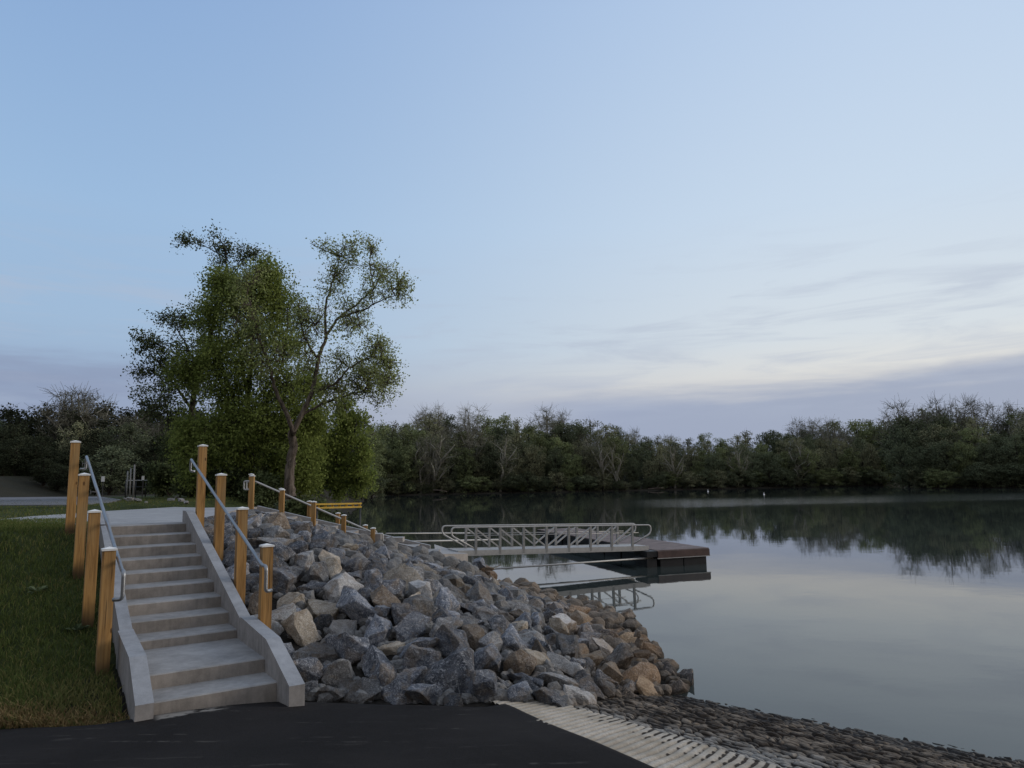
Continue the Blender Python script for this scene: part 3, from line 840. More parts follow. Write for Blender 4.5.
# yellow timber barrier beyond the far stairs
b0, b1 = at(315.5, 506, 24.0), at(361, 505, 25.4)
yb = empty('timber_barrier', (b0.x, b0.y, b0.z)); tag(yb, 'yellow twin-rail timber barrier standing out over the dark water', 'barrier'); O = yb.location.copy()
for dz in (.055, -.065):
    mb = MB(); mb.bar(b0 + Vector((0, 0, dz)) - O, b1 + Vector((0, 0, dz)) - O, .08, .055); mb.build('rail', MT['yellow'], yb)
for k in np.linspace(.06, .97, 7):
    p = b0 + (b1 - b0) * k
    mb = MB(); mb.box(p + gn_ * .05 - O, (.07, .04, .16)); mb.build('spacer', MT['yellow'], yb)
for k in (.02, .97):
    p = b0 + (b1 - b0) * k; zg = h1(p.x, p.y) - .3
    mb = MB(); mb.tube([Vector((p.x, p.y + .1, zg)) - O, Vector((p.x, p.y + .1, p.z + .14)) - O], .03, 8); mb.build('support_post', MT['dark_metal'], yb)

# ------------------------------------------------------------------ gangway
gw = empty('gangway', GA); tag(gw, 'pale aluminium gangway with truss railings bridging the shore to the dock', 'gangway')
L = (GB - GA).length; gx_ = (GB - GA).normalized(); gz_ = gn_.cross(gx_) * -1
gz_ = gx_.cross(gn_)
if gz_.z < 0: gz_ = -gz_
GW = 1.0


def G(x, y, z): return gx_ * x + gn_ * y + gz_ * z


mb = MB(); mb.box(G(L / 2, GW / 2, .03), (L + .2, GW - .1, .05), (gx_, gn_, gz_)); mb.build('deck', MT['aludeck'], gw)
x0, x1 = .5, L - .55
xs = list(np.linspace(x0, x1, 8))
RH = .78
for side, y in ((0, 0.0), (1, GW)):
    mb = MB(); mb.box(G(L / 2, y, .0), (L + .2, .06, .13), (gx_, gn_, gz_)); mb.build('stringer', MT['alu'], gw)
    mb = MB(); mb.box(G(L / 2, y + (-.002 if side == 0 else .002), -.085), (L + .1, .08, .03), (gx_, gn_, gz_)); mb.build('bottom_flange', MT['alu'], gw)
    ri_ = fillet([G(x0, y, .10), G(x0 - .82, y, RH - .25), G(x0 - .82, y, RH), G(x1 + .76, y, RH), G(x1 + .76, y, RH - .28), G(x1, y, .12)], .16, 6)
    mb = MB(); mb.tube(ri_, .026, 10); mb.build('top_rail', MT['alu'], gw)
    mb = MB(); mb.tube([G(x0 - .35, y, .52), G(x1 + .25, y, .52)], .012, 8); mb.build('mid_rail', MT['alu'], gw)
    for x in xs:
        mb = MB(); mb.box(G(x, y, RH / 2 - .05), (.07, .072, RH + .08), (gx_, gn_, gz_)); mb.build('rail_post', MT['alupost'], gw)
    for i in range(7):
        a, b = (RH - .06, .12) if i < 3 else (.12, RH - .06)
        mb = MB(); mb.bar(G(xs[i], y, a), G(xs[i + 1], y, b), .045, .045, gn_); mb.build('brace', MT['alu'], gw)
for k in range(9):
    mb = MB(); mb.box(G(.3 + k * (L - .6) / 8, GW / 2, -.06), (.06, GW - .07, .08), (gx_, gn_, gz_)); mb.build('cross_beam', MT['alu'], gw)

# ------------------------------------------------------------------ floating dock
DF = Vector((6.86, 25.75, 0)); dl = Vector((-.945, -.327, 0)); db = Vector((-.300, .954, 0)).normalized()
DW, DL, DH = 2.05, 12.5, .56
dk = empty('floating_dock', (DF.x, DF.y, 0)); tag(dk, 'long dark brown floating dock on black floats beyond the gangway', 'dock')
nb = 84
mb = MB()
for i in range(nb):
    c = dl * (DW / 2) + db * (DL * (i + .5) / nb) + Vector((0, 0, DH - .02 + rnd.uniform(-.002, .002)))
    mb.box(c, (DW + .04, DL / nb - .010, .035), (dl, db, Vector((0, 0, 1))))
mb.build('deck_boards', MT['dockwood'], dk)
Z1 = Vector((0, 0, 1))
mb = MB(); mb.box(dl * (DW / 2) + db * (-.03) + Z1 * (DH - .15), (DW + .02, .05, .22), (dl, db, Z1)); mb.build('end_fascia', MT['fascia'], dk)
mb = MB(); mb.box(dl * (DW / 2) + db * (-.035) + Z1 * (DH - .275), (DW + .06, .05, .024), (dl, db, Z1)); mb.build('metal_trim', MT['alu'], dk)
for t in (0, DW):
    mb = MB(); mb.box(dl * t + db * (DL / 2) + Z1 * (DH - .15), (.05, DL - .01, .22), (dl, db, Z1)); mb.build('side_fascia', MT['fascia'] if t == 0 else MT['float'], dk)
for i in range(8):
    for j in range(2):
        mb = MB(); mb.box(dl * (DW * (.27 + .46 * j)) + db * (.72 + i * 1.56) + Z1 * (.12), (DW * .44, 1.42, .38), (dl, db, Z1)).bevel(.04, 2); mb.build('float', MT['float'], dk)
# small bulkhead box under the gangway end
cc = dl * (DW + .22) + db * .45
mb = MB(); mb.box(cc + Z1 * (DH - .12), (.42, .95, .2), (dl, db, Z1)).box(cc + Z1 * .14, (.38, .85, .28), (dl, db, Z1)); mb.build('gangway_bracket', MT['float'], dk)

# stiff arms from the shore to the dock, just above the water
def arm(p, q, r, label, grp):
    mb = MB(); mb.tube([p, q], r, 8)
    o = mb.build('mooring_pole', MT['alu']); tag(o, label, 'pole', grp); return o


arm(Vector((-1.2, 22.6, .30)), DF + dl * (DW + .1) + db * .15 + Z1 * .30, .03, 'thin pale mooring pole running under the near side of the gangway', 'mooring poles of the dock')
arm(at(386, 533.6, 27.5), at(470, 533, 33.5), .028, 'upper of two thin pale poles left of the gangway over the water', 'mooring poles of the dock')
arm(at(390, 542, 25.0), at(500, 539.6, 31.0), .035, 'lower of two thin pale poles left of the gangway over the water', 'mooring poles of the dock')

# ------------------------------------------------------------------ rocks
def rock_mesh(seed, dims, nsub=2):
    r = np.random.default_rng(seed); n = r.integers(11, 17)
    P = r.normal(size=(n, 3)); P /= np.linalg.norm(P, axis=1)[:, None]
    P = np.sign(P) * np.abs(P) ** .72; P *= r.uniform(.82, 1.08, (n, 1)); P *= np.array(dims)
    bm = bmesh.new()
    for p in P: bm.verts.new(p)
    res = bmesh.ops.convex_hull(bm, input=bm.verts)
    junk = [g for g in res['geom_interior'] if isinstance(g, bmesh.types.BMVert)]
    if junk: bmesh.ops.delete(bm, geom=list(set(junk)), context='VERTS')
    bmesh.ops.dissolve_limit(bm, angle_limit=math.radians(9), verts=bm.verts, edges=bm.edges)
    bmesh.ops.bevel(bm, geom=list(bm.edges), offset=.034, segments=2, affect='EDGES', profile=.6, clamp_overlap=True)
    bmesh.ops.triangulate(bm, faces=bm.faces)
    for _ in range(3):
        es = [e for e in bm.edges if e.calc_length() > .17]
        if es: bmesh.ops.subdivide_edges(bm, edges=es, cuts=1, use_grid_fill=False)
        bmesh.ops.triangulate(bm, faces=bm.faces)
    bm.normal_update(); off = Vector(r.uniform(-50, 50, 3)); lay = Vector(r.normal(size=3)).normalized()
    for v in bm.verts:
        q = v.co + off
        d = .085 * noise.noise(q * 1.5) + .05 * noise.noise(q * 3.4) + .022 * noise.noise(q * 8)
        d += .034 * (abs((q.dot(lay) * 4.0 + noise.noise(q * 1.2)) % 1.0 - .5) - .25)
        v.co += v.normal * d
    me = bpy.data.meshes.new('rock'); bm.to_mesh(me); bm.free()
    me.polygons.foreach_set('use_smooth', np.full(len(me.polygons), True))
    try: me.set_sharp_from_angle(angle=math.radians(34))
    except Exception: pass
    return me


SHAPES = {'blocky': [(1, .85, .78), (.95, .9, .85), (1, .8, .9), (.9, 1, .75), (1, .95, .8), (1, .82, .7), (.98, .9, .9), (1, .78, .8)],
          'long': [(1.25, .72, .66), (1.3, .68, .6), (1.2, .75, .62), (1.35, .7, .68), (1.22, .66, .72), (1.3, .8, .6)],
          'flat': [(1.15, .95, .46), (1.2, .85, .42), (1.1, 1.0, .5), (1.2, .9, .5), (1.05, .95, .42)],
          'wedge': [(1.1, .8, .7), (1.05, .75, .95), (1.15, .7, .8), (.95, .75, 1.0)]}
RM = {k: [rock_mesh(i * 7 + j * 131 + 5, d) for i, d in enumerate(v)] for j, (k, v) in enumerate(SHAPES.items())}
for k in RM:
    for me in RM[k]: me.materials.append(ROCKM['grey'])


def in_rock_zone(x, y):
    u = (x - S0.x) * SD.x + (y - S0.y) * SD.y; s = (x - S0.x) * ND.x + (y - S0.y) * ND.y
    sd = sdist(x, y); Fy = np.interp(x, FX, FY)
    fn = (x - fs0.x) * FN.x + (y - fs0.y) * FN.y; fd_ = (x - fs0.x) * FD.x + (y - fs0.y) * FD.y
    head = (x - A2_.x) * (far_head.y - .6 - A2_.y) - (y - A2_.y) * (far_head.x + .4 - A2_.x)      # right of the walk's edge
    la = ((x - lx0.x) * 1 > -.2) & (y > 20.3 + 1.9 * (x + 2.27)) & (x < GA.x + .3)
    return (s > WID + .30 + .1) & (sd > -.22) & (y > Fy + np.where(x > -.2, .32, .26)) & (fn < -.86) & (head > .12) & (y < 23.0) & ~la & ((u > -.75) | (s > 1.45))


placed = []   # (x, y, r)


def fits(x, y, r, k):
    if not placed: return True
    A = np.array(placed); return bool(np.all(np.hypot(A[:, 0] - x, A[:, 1] - y) > k * (A[:, 2] + r)))


rocks = []
RUBM = stone_mat('rubble_stone', (.035, .034, .034), (.07, .07, .07), (.10, .10, .10), .2)  # stone colour darkened to deepen the shade in gaps between boulders
# the rocks one recognises in the photograph: pixel, radius, colour, shape, label
NOTED = [(398, 582, .42, 'tan', 'blocky', 'largest pale tan boulder high on the middle of the rock slope'),
         (291, 602, .29, 'tan', 'blocky', 'rounded tan boulder just right of the lowest rock-side stair post'),
         (303, 630, .36, 'tan', 'long', 'long tan boulder lying beside the stair kerb knee'),
         (340, 681, .33, 'grey', 'blocky', 'speckled grey boulder at the asphalt edge right of the stair kerb end'),
         (380, 664, .41, 'dark grey', 'flat', 'dark rounded slab boulder overhanging above the asphalt edge'),
         (345, 645, .42, 'blue grey', 'wedge', 'big upright blue grey slab above the speckled boulder'),
         (418, 607, .34, 'grey', 'blocky', 'square grey block directly below the largest tan boulder'),
         (412, 628, .30, 'blue grey', 'wedge', 'blue grey wedge stone below the square grey block'),
         (356, 610, .42, 'blue grey', 'long', 'wide blue grey boulder between the long tan boulder and the largest tan boulder'),
         (318, 655, .40, 'grey', 'blocky', 'large grey boulder wedged against the stair kerb'),
         (455, 678, .43, 'dark grey', 'blocky', 'large dark grey boulder mid way along the asphalt edge'),
         (420, 666, .32, 'blue grey', 'blocky', 'speckled blue grey boulder left of the large dark boulder by the asphalt'),
         (330, 566, .36, 'tan', 'long', 'tan grey boulder behind the lowest rock-side stair post'),
         (518, 664, .30, 'rusty brown', 'blocky', 'brown sided boulder above the start of the grooved concrete'),
         (560, 662, .32, 'pale', 'flat', 'flat pale brown stone above the grooved concrete'),
         (610, 655, .36, 'pale', 'flat', 'long flat whitish slab left of the stacked stones'),
         (640, 676, .38, 'rusty brown', 'blocky', 'broad brown boulder at the top corner of the stone ramp by the water'),
         (652, 660, .24, 'rusty brown', 'flat', 'brown capping stone resting by the stacked stones at the waterline'),
         (480, 690, .30, 'blue grey', 'wedge', 'pointed blue grey rock on the asphalt edge'),
         (525, 690, .26, 'dark grey', 'blocky', 'dark grey rock where asphalt and grooved concrete meet'),
         (270, 520, .42, 'pale', 'flat', 'broad whitish slab at the top of the rock slope below the far handrail'),
         (318, 530, .34, 'pale', 'flat', 'flat whitish slab beside the second pair of far handrail posts'),
         (445, 600, .28, 'tan', 'blocky', 'small tan block right of the square grey block'),
         (458, 577, .28, 'rusty brown', 'blocky', 'rusty rock under the shore end of the gangway')]
for px, py, r, tone, shp, lab in NOTED:
    r *= .87
    p = on_ground(px, py, 6, 30, r * .35, True)
    if p.y < 6.5: continue
    rocks.append([p.x, p.y, r, tone, shp, lab]); placed.append((p.x, p.y, r))
tries = 0
cand = rng.uniform((-9.5, 6.5), (3.0, 23.0), (60000, 2)); okc = in_rock_zone(cand[:, 0], cand[:, 1]); cand = cand[okc]
sdc = sdist(cand[:, 0], cand[:, 1])
TONES = ['blue grey', 'dark grey', 'grey', 'tan', 'rusty brown', 'pale']
for phase, (lo, hi, kk, n) in enumerate([(.23, .31, .76, 2600), (.18, .24, .74, 7000), (.145, .20, .74, 12000), (.10, .145, .78, 9000)]):
    for i in rng.integers(0, len(cand), n):
        x, y = cand[i]; sd = sdc[i]
        r = rng.uniform(lo, hi)
        if sd < 2.6 and r > .30 and rng.random() < .8: r = rng.uniform(.2, .3)
        if not fits(x, y, r, kk): continue
        if sd < .8: pr = [.12, .22, .26, .03, .35, .02]
        elif sd < 2.5: pr = [.30, .25, .18, .08, .14, .05]
        else: pr = [.38, .28, .14, .10, .04, .06]
        tone = TONES[rng.choice(6, p=pr)]
        shp = ['blocky', 'long', 'flat', 'wedge'][rng.choice(4, p=[.42, .2, .16, .22])]
        rocks.append([x, y, r, tone, shp, None]); placed.append((x, y, r))

# separate the biggest in view from the small fill
info = []
for i, (x, y, r, tone, shp, lab) in enumerate(rocks):
    z = h1(x, y); px, py, d = project((x, y, z + r * .3))
    info.append((0 if lab else 1, -r / d if (-20 < px < 1044 and 480 < py < 790) else 0, i, px, py, d, z))
info.sort(key=lambda t: (t[0], t[1]))
keep = info[:296]; rest = info[296:]
LAND_ = [('by the lowest rock-side stair post', 285, 590), ('beside the stair kerb', 318, 650), ('on the asphalt edge near the stairs', 360, 692), ('on the asphalt edge', 440, 692),
         ('above the grooved concrete corner', 530, 680), ('at the head of the stone ramp', 610, 672), ('near the stacked stones', 630, 640), ('at the waterline below the gangway end', 600, 605),
         ('at the waterline under the gangway', 535, 588), ('under the shore end of the gangway', 470, 572), ('below the concrete landing', 410, 562), ('near the lowest far handrail posts', 355, 545),
         ('below the middle far handrail posts', 305, 530), ('near the stair head', 225, 510), ('behind the third stair post', 262, 548), ('around the largest tan boulder', 390, 590),
         ('mid slope above the asphalt', 420, 645), ('mid slope towards the water', 500, 630), ('mid slope below the gangway', 560, 635), ('mid slope left of the tan boulder', 320, 580), ('mid slope under the landing', 455, 600)]
lab_groups = {}
for c0, c1, i, px, py, d, z in keep:
    if rocks[i][5] is None:
        x, y, r, tone, shp, _ = rocks[i]
        zn = min(LAND_, key=lambda q: (q[1] - px) ** 2 + (q[2] - py) ** 2)[0]
        sz = 'large' if r > .31 else ('medium' if r > .22 else 'small')
        lab_groups.setdefault((sz, tone, shp, zn), []).append((px, py, i))
for (sz, tone, shp, zn), L_s in lab_groups.items():
    L_s.sort(); n = len(L_s)
    for j, (px, py, i) in enumerate(L_s):
        pre = '' if n == 1 else (['left of two ', 'right of two '][j] if n == 2 else (['leftmost of three ', 'middle of three ', 'rightmost of three '][j] if n == 3 else ['leftmost ', 'second from left ', 'third from left ', 'fourth from left ', 'fifth from left ', 'sixth from left ', 'seventh from left '][min(j, 6)]))
        rocks[i][5] = '%s%s %s %s rock%s %s' % (pre, sz, tone, shp, 's' if pre.endswith(('two ', 'three ')) else '', zn)


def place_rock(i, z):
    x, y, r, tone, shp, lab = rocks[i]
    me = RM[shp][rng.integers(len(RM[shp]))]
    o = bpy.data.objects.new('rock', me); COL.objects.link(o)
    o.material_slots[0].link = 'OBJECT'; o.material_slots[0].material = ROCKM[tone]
    # lie with the slope, then tumble
    e = .25; n = Vector((-(h1(x + e, y) - h1(x - e, y)) / (2 * e), -(h1(x, y + e) - h1(x, y - e)) / (2 * e), 1)).normalized()
    q = Vector((0, 0, 1)).rotation_difference(n)
    tum = .55 if shp in ('blocky', 'wedge') else .35
    from mathutils import Euler
    R = q.to_matrix() @ Euler((rng.normal(0, tum), rng.normal(0, tum), rng.uniform(0, 6.28))).to_matrix()
    sc = r * np.array([rng.uniform(.98, 1.22), rng.uniform(.92, 1.12), rng.uniform(.9, 1.15)])
    o.matrix_world = Matrix.Translation((x, y, z + r * rng.uniform(.15, .42) - (.10 if sdist(np.array([x]), np.array([y]))[0] < .7 else 0))) @ R.to_4x4() @ Matrix.Diagonal((*sc, 1))
    return o


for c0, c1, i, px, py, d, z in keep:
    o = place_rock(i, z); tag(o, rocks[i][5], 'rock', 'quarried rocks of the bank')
# fill: the many small stones between
co, fa, base_i = [], [], 0
fill = rest[:]
fx = rng.integers(0, len(cand), 2600)
items = [(rocks[t[2]][0], rocks[t[2]][1], rocks[t[2]][2]) for t in fill] + [(cand[i][0], cand[i][1], rng.uniform(.05, .11)) for i in fx]
lowv = []
for s in range(8):
    bm = bmesh.new(); bmesh.ops.create_icosphere(bm, subdivisions=2, radius=1)
    of = Vector((s * 9.1, s * 3.3, 0))
    P = []
    for v in bm.verts:
        q = v.co.copy(); k = 1 + .35 * noise.noise(q * 1.3 + of)
        m_ = max(abs(q.x), abs(q.y), abs(q.z)); P.append((q * (k * (.55 + .45 / m_ * .8)))[:])
    lowv.append((np.array(P), np.array([[v.index for v in f.verts] for f in bm.faces]))); bm.free()
IX = np.array([t[0] for t in items]); IY = np.array([t[1] for t in items]); IZ = H(IX, IY)
for j, (x, y, r) in enumerate(items):
    P, Fc = lowv[j % 8]; ang = rng.uniform(0, 6.28, 3)
    R = np.array(Matrix.Rotation(ang[0], 3, 'X') @ Matrix.Rotation(ang[1], 3, 'Y') @ Matrix.Rotation(ang[2], 3, 'Z'))
    V = (P * r * rng.uniform(.8, 1.25, 3)) @ R.T + np.array([x, y, IZ[j] + r * .2])
    co.append(V); fa.append(Fc + base_i); base_i += len(V)
me = np_mesh('rubble', np.concatenate(co), np.concatenate(fa), False)
o = link_mesh('rubble', me, RUBM); tag(o, 'small grey rubble filling the gaps between the boulders', 'rubble', kind='stuff')


def single_rock(name, shp, i, p, dims, tone, lab, cat, grp=None, rz=0.0):
    o = bpy.data.objects.new(name, RM[shp][i]); COL.objects.link(o); o.material_slots[0].link = 'OBJECT'; o.material_slots[0].material = ROCKM[tone]
    o.location = p; o.scale = dims; o.rotation_euler = (.1, .1, rz); tag(o, lab, cat, grp); return o


for k, (x, y, z, r, tone, lab) in enumerate([(-1.5, 20.75, .70, .26, 'grey', 'grey rock propped high against the landing slab face'), (-1.05, 21.55, .62, .28, 'blue grey', 'blue grey rock hiding the landing slab corner by the gangway'), (-1.9, 20.35, .62, .30, 'blue grey', 'blue grey rock against the near edge of the landing slab, left'), (-1.62, 20.9, .52, .34, 'tan', 'tan rock against the near edge of the landing slab'),
        (-1.25, 21.45, .46, .32, 'dark grey', 'dark rock against the landing slab beside the gangway'), (-.98, 22.0, .40, .30, 'rusty brown', 'brown rock tucked under the shore end of the gangway'), (-1.05, 20.95, .36, .24, 'grey', 'grey rock below the landing slab corner'), (-.72, 21.5, .28, .22, 'rusty brown', 'small brown rock at the waterline by the landing')]):
    single_rock('rock', ['blocky', 'wedge', 'long'][k % 3], k % 4, (x, y, z), (r, r * .95, r * .8), tone, lab, 'rock', 'quarried rocks of the bank', k * 1.9)
# little stack of stones at the waterline, and the flat stone in the water
pc = on_z(641, 660, .22)
zc = .22
for k, (rr, hh) in enumerate([(.16, .12), (.105, .10), (.075, .085)]):
    zc += hh * .8
    single_rock('stacked_stone', 'flat' if k == 0 else 'blocky', k, (pc.x - .02 * k, pc.y, zc), (rr, rr * .9, hh), 'rusty brown', ['bottom stone of the little stack at the waterline', 'middle stone of the little stack at the waterline', 'top stone of the little stack at the waterline'][k], 'stone', 'little stack of stones', k * 1.3)
    zc += hh * .7
pw = on_z(682, 679.5, .03)
single_rock('stone', 'long', 1, (pw.x, pw.y, .0), (.16, .12, .10), 'dark grey', 'flat dark stone alone in the water off the brown boulder', 'stone', None, .35)
# pale rubble by the walk
for px, py, s in [(125, 500.5, .22), (130, 501, .28), (134, 499.5, .18), (138, 502, .25), (146, 503.5, .16), (171, 501, .25), (176, 499, .22), (181, 502.5, .28), (186, 504, .2)]:
    p = on_z(px, py, TOP); single_rock('stone', 'blocky', rnd.randrange(8), (p.x, p.y, TOP + s * .3), (s * .8, s * .65, s * .5), 'grey',
        'greyish loose stone on the grass %s' % ('at the foot of the poles' if px < 150 else 'behind the stair head'), 'stone', 'pale stones on the grass at the %s' % ('pole foot' if px < 150 else 'stair head'), rnd.uniform(0, 6))

# ------------------------------------------------------------------ vegetation builders
def leaf_quads(C, size, r, up_bias=0.0):
    """C (n,3) leaf centres -> quads"""
    n = len(C); a = r.normal(size=(n, 3)); a /= np.linalg.norm(a, axis=1)[:, None]
    b = r.normal(size=(n, 3)); b[:, 2] *= (1 - up_bias); b -= (b * a).sum(1)[:, None] * a; b /= np.linalg.norm(b, axis=1)[:, None]
    s = size * r.uniform(.6, 1.3, (n, 1)); a = a * s * .5; b = b * s * .33
    V = np.stack([C - a, C + b, C + a, C - b], 1).reshape(-1, 3)
    return V, np.arange(n * 4).reshape(n, 4)


def tubes_np(segs):
    """segs: list of (pts (k,3), radii (k)) -> 4-sided tubes, quads"""
    Vs, Fs, base = [], [], 0
    for P, R in segs:
        P = np.asarray(P, float); k = len(P)
        T = np.gradient(P, axis=0); T /= np.linalg.norm(T, axis=1)[:, None] + 1e-9
        ref = np.array([.31, .95, .05]); A = np.cross(T, ref); A /= np.linalg.norm(A, axis=1)[:, None] + 1e-9; B = np.cross(T, A)
        sides = 8 if max(R) > .12 else (5 if max(R) > .04 else 3)
        th = np.arange(sides) * 2 * math.pi / sides
        ring = P[:, None, :] + np.asarray(R)[:, None, None] * (np.cos(th)[None, :, None] * A[:, None, :] + np.sin(th)[None, :, None] * B[:, None, :])
        Vs.append(ring.reshape(-1, 3)); i = np.arange(k * sides).reshape(k, sides) + base; j = np.roll(i, -1, 1)
        Fs.append(np.stack([i[:-1], j[:-1], j[1:], i[1:]], -1).reshape(-1, 4)); base += k * sides
    return np.concatenate(Vs), np.concatenate(Fs)


def smooth_pts(P, n=6):
    P = np.asarray(P, float)
    if len(P) < 3: return np.array([P[0] + (P[-1] - P[0]) * t for t in np.linspace(0, 1, n)])
    out = []
    Q = np.concatenate([[2 * P[0] - P[1]], P, [2 * P[-1] - P[-2]]])
    for i in range(1, len(Q) - 2):
        for t in np.linspace(0, 1, n, endpoint=False):
            out.append(.5 * ((2 * Q[i]) + (-Q[i - 1] + Q[i + 1]) * t + (2 * Q[i - 1] - 5 * Q[i] + 4 * Q[i + 1] - Q[i + 2]) * t * t + (-Q[i - 1] + 3 * Q[i] - 3 * Q[i + 1] + Q[i + 2]) * t ** 3))
    return np.array(out + [P[-1]])


def hero_tree(name, label, root, limbs, puffs, leafm, barkm, leaf=.15, seed=1, sag=0.0, spread=.22, twig_r=.014):
    """limbs: [(pts world, r0, r1)], puffs: [(centre, (rx,ry,rz), twigs, leaves per twig)]"""
    r = np.random.default_rng(seed); root = np.asarray(root, float)
    t = empty(name, root); tag(t, label, 'tree')
    segs = []; samp = []
    for P, r0, r1 in limbs:
        Q = smooth_pts(P, 7); k = len(Q); wob = r.normal(0, 1, (k, 3)) * np.linspace(.2, 1, k)[:, None] * .05; Q = Q + wob
        segs.append((Q - root, np.linspace(r0, r1, k))); samp.append(Q)
    S = np.concatenate(samp); leaves = []; twigs = []
    for c, rad, nt, nl in puffs:
        nt = int(nt * 1.35); nl = int(nl * 1.35)
        c = np.asarray(c, float); rad = np.asarray(rad, float)
        hub = S[np.argmin(((S - c) ** 2).sum(1))]
        if np.linalg.norm(hub - c) > .5:      # branch from the limb to the clump
            mid = (hub + c) / 2 + r.normal(0, .15, 3) + np.array([0, 0, .15]) * np.linalg.norm(hub - c) * .5
            Q = smooth_pts([hub, mid, c], 5); segs.append((Q - root, np.linspace(max(.03, twig_r * 3), twig_r * 1.2, len(Q))))
            loc_s = np.concatenate([S[((S - c) ** 2).sum(1) < (rad.max() * 1.6) ** 2], Q])
        else: loc_s = np.concatenate([S[((S - c) ** 2).sum(1) < (rad.max() * 1.3) ** 2], [hub]])
        nb = max(3, nt // 9)
        d = r.normal(size=(nb, 3)); d /= np.linalg.norm(d, axis=1)[:, None]
        subs = c + d * rad * r.uniform(.35, .95, (nb, 1))
        for sc_ in subs:
            dd = ((loc_s - sc_) ** 2).sum(1); o_ = loc_s[np.argmin(dd * r.uniform(.5, 1.5, len(dd)))]
            Lg = np.linalg.norm(sc_ - o_); md = (o_ + sc_) / 2 + r.normal(0, .12, 3) * Lg + np.array([0, 0, .10 * Lg])
            B_ = smooth_pts([o_, md, sc_], 4); twigs.append((B_ - root, np.linspace(twig_r * 2.2, twig_r, len(B_))))
            out_ = (sc_ - c) / (np.linalg.norm(sc_ - c) + 1e-6)
            ax_ = out_ * .5 + np.array([0, 0, .25]) + r.normal(0, .35, 3); ax_ /= np.linalg.norm(ax_)
            for _t in range(max(3, nt // nb)):
                f0 = r.uniform(.35, 1); st0 = B_[int(f0 * (len(B_) - 1))]
                dr = ax_ * .55 + r.normal(0, .6, 3); dr /= np.linalg.norm(dr)
                Lt = rad.mean() * r.uniform(.35, .8) * (1.5 if r.random() < .22 else 1); tip = st0 + dr * Lt; end = tip + np.array([0, 0, -sag * r.uniform(.3, 1.2)]); mid = (st0 + tip) / 2 + r.normal(0, .08, 3) * Lt
                twigs.append((np.array([st0, mid, tip, end] if sag > 0 else [st0, mid, tip]) - root, np.linspace(twig_r, twig_r * .4, 4 if sag > 0 else 3)))
                f = r.uniform(.15, 1.05, nl)[:, None]
                if sag > 0: PP = np.where(f < .5, st0 + (tip - st0) * (f / .5), tip + (end - tip) * ((f - .5) / .55))
                else: PP = st0 * (1 - f) + tip * f + (mid - (st0 + tip) / 2) * (4 * f * (1 - f))
                leaves.append(PP + r.normal(0, spread, (nl, 3)) * np.array([1, 1, .9]))
    V, Fc = tubes_np(segs); me = np_mesh('trunk', V, Fc, True); link_mesh('trunk', me, barkm, t)
    V, Fc = tubes_np(twigs); C = np.concatenate(leaves) - root
    LV, LF = leaf_quads(C, leaf, r)
    me = np_mesh('crown', np.concatenate([V, LV]), np.concatenate([Fc, LF + len(V)]), False)
    me.materials.append(barkm); me.materials.append(leafm)
    mi = np.zeros(len(me.polygons), np.int32); mi[len(Fc):] = 1; me.polygons.foreach_set('material_index', mi)
    link_mesh('crown', me, leafm, t)
    return t


def limb(pix, Y, r0, r1):
    return ([np.array(at(px, py, Y + dy)) for px, py, dy in pix], r0, r1)


def puff(px, py, Y, rx, ry, nt, nl, rdepth=None):
    s = Y / F_PX; return (np.array(at(px, py, Y)), (rx * s, (rdepth or (rx + ry) / 2) * s, ry * s), nt, nl)


# main tree: leaning forked trunk with a pale scar, open crown
Yt = 38.0
root = np.array(at(291, 496, Yt))
limbs = [limb([(291, 498, 0), (289, 478, 0), (293, 452, .2), (293, 430, 0)], Yt, .29, .20),
         limb([(293, 432, 0), (286, 412, -.3), (276, 392, -.6), (269, 366, -.8), (262, 345, -1.2), (252, 315, -1.5), (246, 285, -1.4)], Yt, .13, .03),
         limb([(293, 432, 0), (301, 416, .2), (312, 392, .5), (318, 360, .8), (326, 338, 1.0), (338, 318, 1.0), (356, 305, .9), (374, 288, .6), (384, 268, .4)], Yt, .15, .025),
         limb([(326, 338, 1.0), (325, 310, 1.2), (330, 288, 1.3), (338, 262, 1.2), (345, 246, 1.2)], Yt, .09, .02),
         limb([(338, 318, 1.0), (362, 310, .2), (382, 300, -.3), (400, 294, -.4)], Yt, .07, .015),
         limb([(312, 392, .5), (334, 384, 0), (352, 366, -.4), (372, 358, -.8), (386, 362, -1)], Yt, .08, .015),
         limb([(301, 416, .2), (320, 405, .9), (344, 396, 1.4), (365, 392, 1.7), (380, 404, 2)], Yt, .08, .015),
         limb([(374, 288, .6), (370, 262, .9), (374, 244, 1.0)], Yt, .05, .012),
         limb([(318, 360, .8), (304, 335, .2), (300, 310, -.2), (298, 292, -.3)], Yt, .07, .015)]
